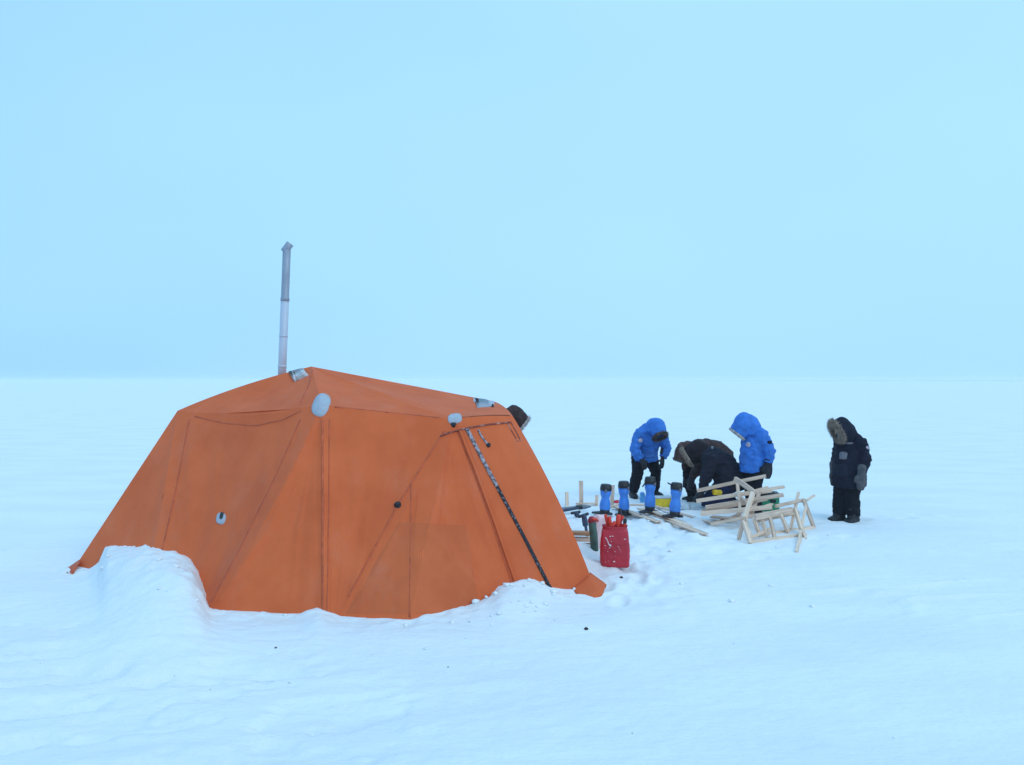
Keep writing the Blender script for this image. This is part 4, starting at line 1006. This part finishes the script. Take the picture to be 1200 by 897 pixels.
def drill(label, px, y0, y1, Y, lean):
    base = at(px, y1, Y); base.z = gz(base.x, Y) - .04; top = at(px - lean, y0, Y); t = empty('hand_auger', base); tag(t, label, 'auger', 'navy hand augers'); d = top - base
    bm = bmesh.new(); bar(bm, V((0, 0, 0)), d * .72, .022); obj('shaft', bm, NAVYT, t)
    bm = bmesh.new(); bar(bm, d * .58, d * .95, .042, .036); obj('grip', bm, NAVYT, t)
    bm = bmesh.new(); bar(bm, d * .9 + V((-.075, 0, 0)), d * .98 + V((.06, .02, .01)), .022); obj('handle', bm, BLACK, t)
drill('short navy auger standing in the snow nearest the tent wall', 678, 601, 616, 12.2, 3)
drill('navy auger leaning beside the green tube', 689, 603, 630, 11.2, 5)
# yellow box, bag, blue and red bits
yb = G(777, 596); box = empty('yellow_box', yb, R(6)); tag(box, 'yellow box with white lid between two blue canisters', 'box')
bm = bmesh.new(); boxm(bm, Matrix.Translation((0, 0, .085)), .30, .20, .17, .012); obj('shell', bm, YEL, box)
bm = bmesh.new(); boxm(bm, Matrix.Translation((-.005, .0, .187)), .31, .21, .03, .010); obj('lid', bm, BAGB, box)
bm = bmesh.new(); boxm(bm, Matrix.Translation((0, 0, .012)), .308, .208, .02, .004); obj('base_rim', bm, mat('pale_green_plastic', (.45, .60, .45), .5), box)
o = soft_box('plastic_bag', G(797, 598), .36, .24, .15, BAGB, None, R(-5), .7, 8, .02); tag(o, 'pale blue plastic bag slumped right of the yellow box', 'bag')
o = soft_box('blue_pouch', G(753, 590), .09, .09, .19, mat('light_blue_cloth', (.10, .35, .70), .6), None, 0, .8, 9, .012); tag(o, 'small light blue pouch beside the third canister', 'pouch')
o = soft_box('red_rag', G(722.5, 592), .12, .08, .05, mat('red_cloth', (.60, .03, .05), .7), None, .3, .8, 10, .01); tag(o, 'tiny red rag on the snow between two canisters', 'rag')
# green crate with black lid
gc = G(897, 601); cr = empty('green_crate', gc, R(-8)); tag(cr, 'green plastic crate with black lid behind the wooden racks', 'crate')
bm = bmesh.new(); boxm(bm, Matrix.Translation((0, 0, .14)), .42, .30, .28, .015); obj('tub', bm, GREEN_C, cr)
bm = bmesh.new(); boxm(bm, Matrix.Translation((0, 0, .305)), .45, .33, .05, .015)
boxm(bm, Matrix.Translation((-.02, 0, .335)), .30, .22, .03, .01); obj('lid', bm, BLACK, cr)
bm = bmesh.new(); boxm(bm, Matrix.Translation((.1, -.155, .2)), .10, .03, .05, .006); obj('latch', bm, BLACK, cr)
# crumbs on the snow
def crumb(label, px, py, r, seed):
    bm = bmesh.new(); bmesh.ops.create_icosphere(bm, subdivisions=2, radius=r)
    for v in bm.verts: v.co *= 1 + .5 * noise.noise(v.co * (1.4 / r) + V((seed * 3.7, 0, 0)))
    for v in bm.verts: v.co.z *= .7
    p = G(px, py); p.z += r * .3; o = obj('dark_clod', bm, CRUMB, None); o.location = p; tag(o, label, 'clod', 'dark clods on the snow')
crumb('largest dark clod on the snow, in front of the tent corner', 687, 735, .019, 1)
crumb('small dark clod on the snow just right of the red bag', 728, 680, .018, 2)
crumb('small dark clod on the snow in front of the middle of the tent', 323, 758, .010, 3)
for k, (px, py) in enumerate(((246, 799), (525, 777), (741, 859))):
    crumb('tiny dark crumb lying on the open snow in the foreground', px, py, .004 + .002 * (k % 2), 5 + k)

# loose lumps and grains of snow along the banks and where people have trodden
rc = random.Random(21); bm = bmesh.new()
def lump(x, y, r):
    g = bmesh.ops.create_icosphere(bm, subdivisions=1, radius=r); o_ = V((rc.random() * 9, rc.random() * 9, 0)); z_ = gz(x, y); k = V((rc.uniform(.7, 1.5), rc.uniform(.7, 1.4), rc.uniform(.5, .9)))
    for v in g['verts']:
        q = v.co * (1 + .7 * noise.noise(v.co * (1.2 / r) + o_)); v.co = V((q.x * k.x + x, q.y * k.y + y, q.z * k.z + z_ + r * .3))
for _ in range(46):
    px = rc.choice((rc.uniform(100, 260), rc.uniform(540, 700), rc.uniform(100, 700), rc.uniform(570, 660))); t_ = rc.random() ** 2
    x0 = (px - CX) / F; yb_ = None
    for a, b in zip(BASE, BASE[1:]):
        pa, pb_ = a.x / a.y, b.x / b.y
        if pa <= x0 <= pb_: f_ = (x0 - pa) / (pb_ - pa); yb_ = a.y + (b.y - a.y) * f_
    if yb_ is None: continue
    y = yb_ - .02 - t_ * .9; lump(x0 * y, y, rc.uniform(.014, .034) * (1 - .5 * t_))
for _ in range(24):
    x, y = rc.gauss(1.9, 1.3), rc.gauss(11.4, 1.7)
    if y > 7.5 and not (x < 1.1 and y < 13): lump(x, y, rc.uniform(.012, .030))
for _ in range(8): x, y = rc.uniform(-4.5, 3.0), rc.uniform(4.6, 7.6); lump(x, y, rc.uniform(.008, .014))
tag(obj('snow_crumbs', bm, GRAIN), kind='stuff')

# ------------------------------------------------------------------ air, light, camera
HAZE_D = 0.0007
bm = bmesh.new(); bmesh.ops.create_cube(bm, size=1, matrix=Matrix.Translation((0, 0, 2.2)) @ Matrix.Diagonal((5000, 5000, 6.4, 1)))
hz = obj('haze', bm, None, None, smooth_=False); tag(hz, kind='stuff')
hm = bpy.data.materials.new('haze'); hm.use_nodes = True; nt = hm.node_tree; nt.nodes.clear()
out = nt.nodes.new('ShaderNodeOutputMaterial'); pv = nt.nodes.new('ShaderNodeVolumePrincipled')
pv.inputs['Color'].default_value = (0.95, 0.97, 1, 1); pv.inputs['Density'].default_value = HAZE_D
nt.links.new(pv.outputs[0], out.inputs['Volume']); hz.data.materials.append(hm)

SUN_EL, SUN_AZ = 38.0, 134.0         # azimuth clockwise from +Y
world = bpy.data.worlds.new('World'); scene.world = world; world.use_nodes = True
nt = world.node_tree; N = nt.nodes; L = nt.links; bg = N['Background']
sky = N.new('ShaderNodeTexSky'); sky.sky_type = 'NISHITA'; sky.sun_disc = False
sky.sun_elevation = R(SUN_EL); sky.sun_rotation = R(SUN_AZ); sky.air_density = 1.0; sky.dust_density = 2.0
# overcast deck: an even pale cyan with slow, soft variation, over the clear sky
tc = N.new('ShaderNodeTexCoord')
no = N.new('ShaderNodeTexNoise'); no.inputs['Scale'].default_value = 1.1; no.inputs['Detail'].default_value = 3; no.inputs['Roughness'].default_value = 0.45
mp = N.new('ShaderNodeMapping'); mp.inputs['Scale'].default_value = (1, 1, 2.2); mp.inputs['Location'].default_value = (.3, .2, .1)
L.new(tc.outputs['Generated'], mp.inputs[0]); L.new(mp.outputs[0], no.inputs['Vector'])
dk = N.new('ShaderNodeMix'); dk.data_type = 'RGBA'
dk.inputs['A'].default_value = (3.4, 6.95, 10.9, 1); dk.inputs['B'].default_value = (4.75, 8.45, 11.4, 1)
rm = N.new('ShaderNodeMapRange'); rm.inputs['From Min'].default_value = .32; rm.inputs['From Max'].default_value = .68
L.new(no.outputs['Fac'], rm.inputs['Value'])
sx = N.new('ShaderNodeSeparateXYZ'); L.new(tc.outputs['Generated'], sx.inputs[0])
gx_ = N.new('ShaderNodeMapRange'); gx_.inputs['From Min'].default_value = -.55; gx_.inputs['From Max'].default_value = .5; L.new(sx.outputs['X'], gx_.inputs['Value'])
av = N.new('ShaderNodeMix'); av.data_type = 'FLOAT'; av.inputs['Factor'].default_value = .5
L.new(rm.outputs[0], av.inputs['A']); L.new(gx_.outputs[0], av.inputs['B']); L.new(av.outputs['Result'], dk.inputs['Factor'])
mx = N.new('ShaderNodeMix'); mx.data_type = 'RGBA'; mx.inputs['Factor'].default_value = 0.985
# an overcast sky is brighter overhead than at the horizon
hb = N.new('ShaderNodeMapRange'); hb.interpolation_type = 'SMOOTHSTEP'; hb.inputs['From Min'].default_value = 0.0; hb.inputs['From Max'].default_value = .16
hb.inputs['To Min'].default_value = .985; hb.inputs['To Max'].default_value = 1.0; L.new(sx.outputs['Z'], hb.inputs['Value'])
zr = N.new('ShaderNodeMapRange'); zr.interpolation_type = 'SMOOTHSTEP'; zr.inputs['From Min'].default_value = .42; zr.inputs['From Max'].default_value = .95
zr.inputs['To Min'].default_value = 1.0; zr.inputs['To Max'].default_value = 1.34; L.new(sx.outputs['Z'], zr.inputs['Value'])
vm = N.new('ShaderNodeVectorMath'); vm.operation = 'SCALE'; L.new(dk.outputs['Result'], vm.inputs[0]); mm = N.new('ShaderNodeMath'); mm.operation = 'MULTIPLY'; L.new(zr.outputs[0], mm.inputs[0]); L.new(hb.outputs[0], mm.inputs[1]); L.new(mm.outputs[0], vm.inputs['Scale'])
L.new(sky.outputs[0], mx.inputs['A']); L.new(vm.outputs[0], mx.inputs['B'])
L.new(mx.outputs['Result'], bg.inputs['Color']); bg.inputs['Strength'].default_value = 0.1

sl = bpy.data.lights.new('sun', 'SUN'); sl.energy = 0.68; sl.angle = R(30); sl.color = (1.0, 0.94, 0.88)
so = bpy.data.objects.new('sun', sl); COL.objects.link(so)
az, el = R(SUN_AZ), R(SUN_EL)
dirv = V((math.sin(az) * math.cos(el), math.cos(az) * math.cos(el), math.sin(el)))
so.rotation_euler = (-dirv).to_track_quat('-Z', 'Y').to_euler(); so.location = dirv * 50

cd = bpy.data.cameras.new('camera'); cam = bpy.data.objects.new('camera', cd); COL.objects.link(cam)
cam.location = (0, 0, CH); cam.rotation_euler = (R(90) - math.atan(2.5 / F), 0, 0)
cd.sensor_width = 36; cd.lens = 36 * F / 1200; cd.clip_start = 0.1; cd.clip_end = 10000
scene.camera = cam
scene.render.engine = 'CYCLES'
vs = scene.view_settings; vs.view_transform = 'Standard'; vs.look = 'None'; vs.exposure = 0; vs.gamma = 1; vs.use_curve_mapping = False
scene.cycles.max_bounces = 8; scene.cycles.volume_bounces = 1
scene.cycles.use_denoising = True
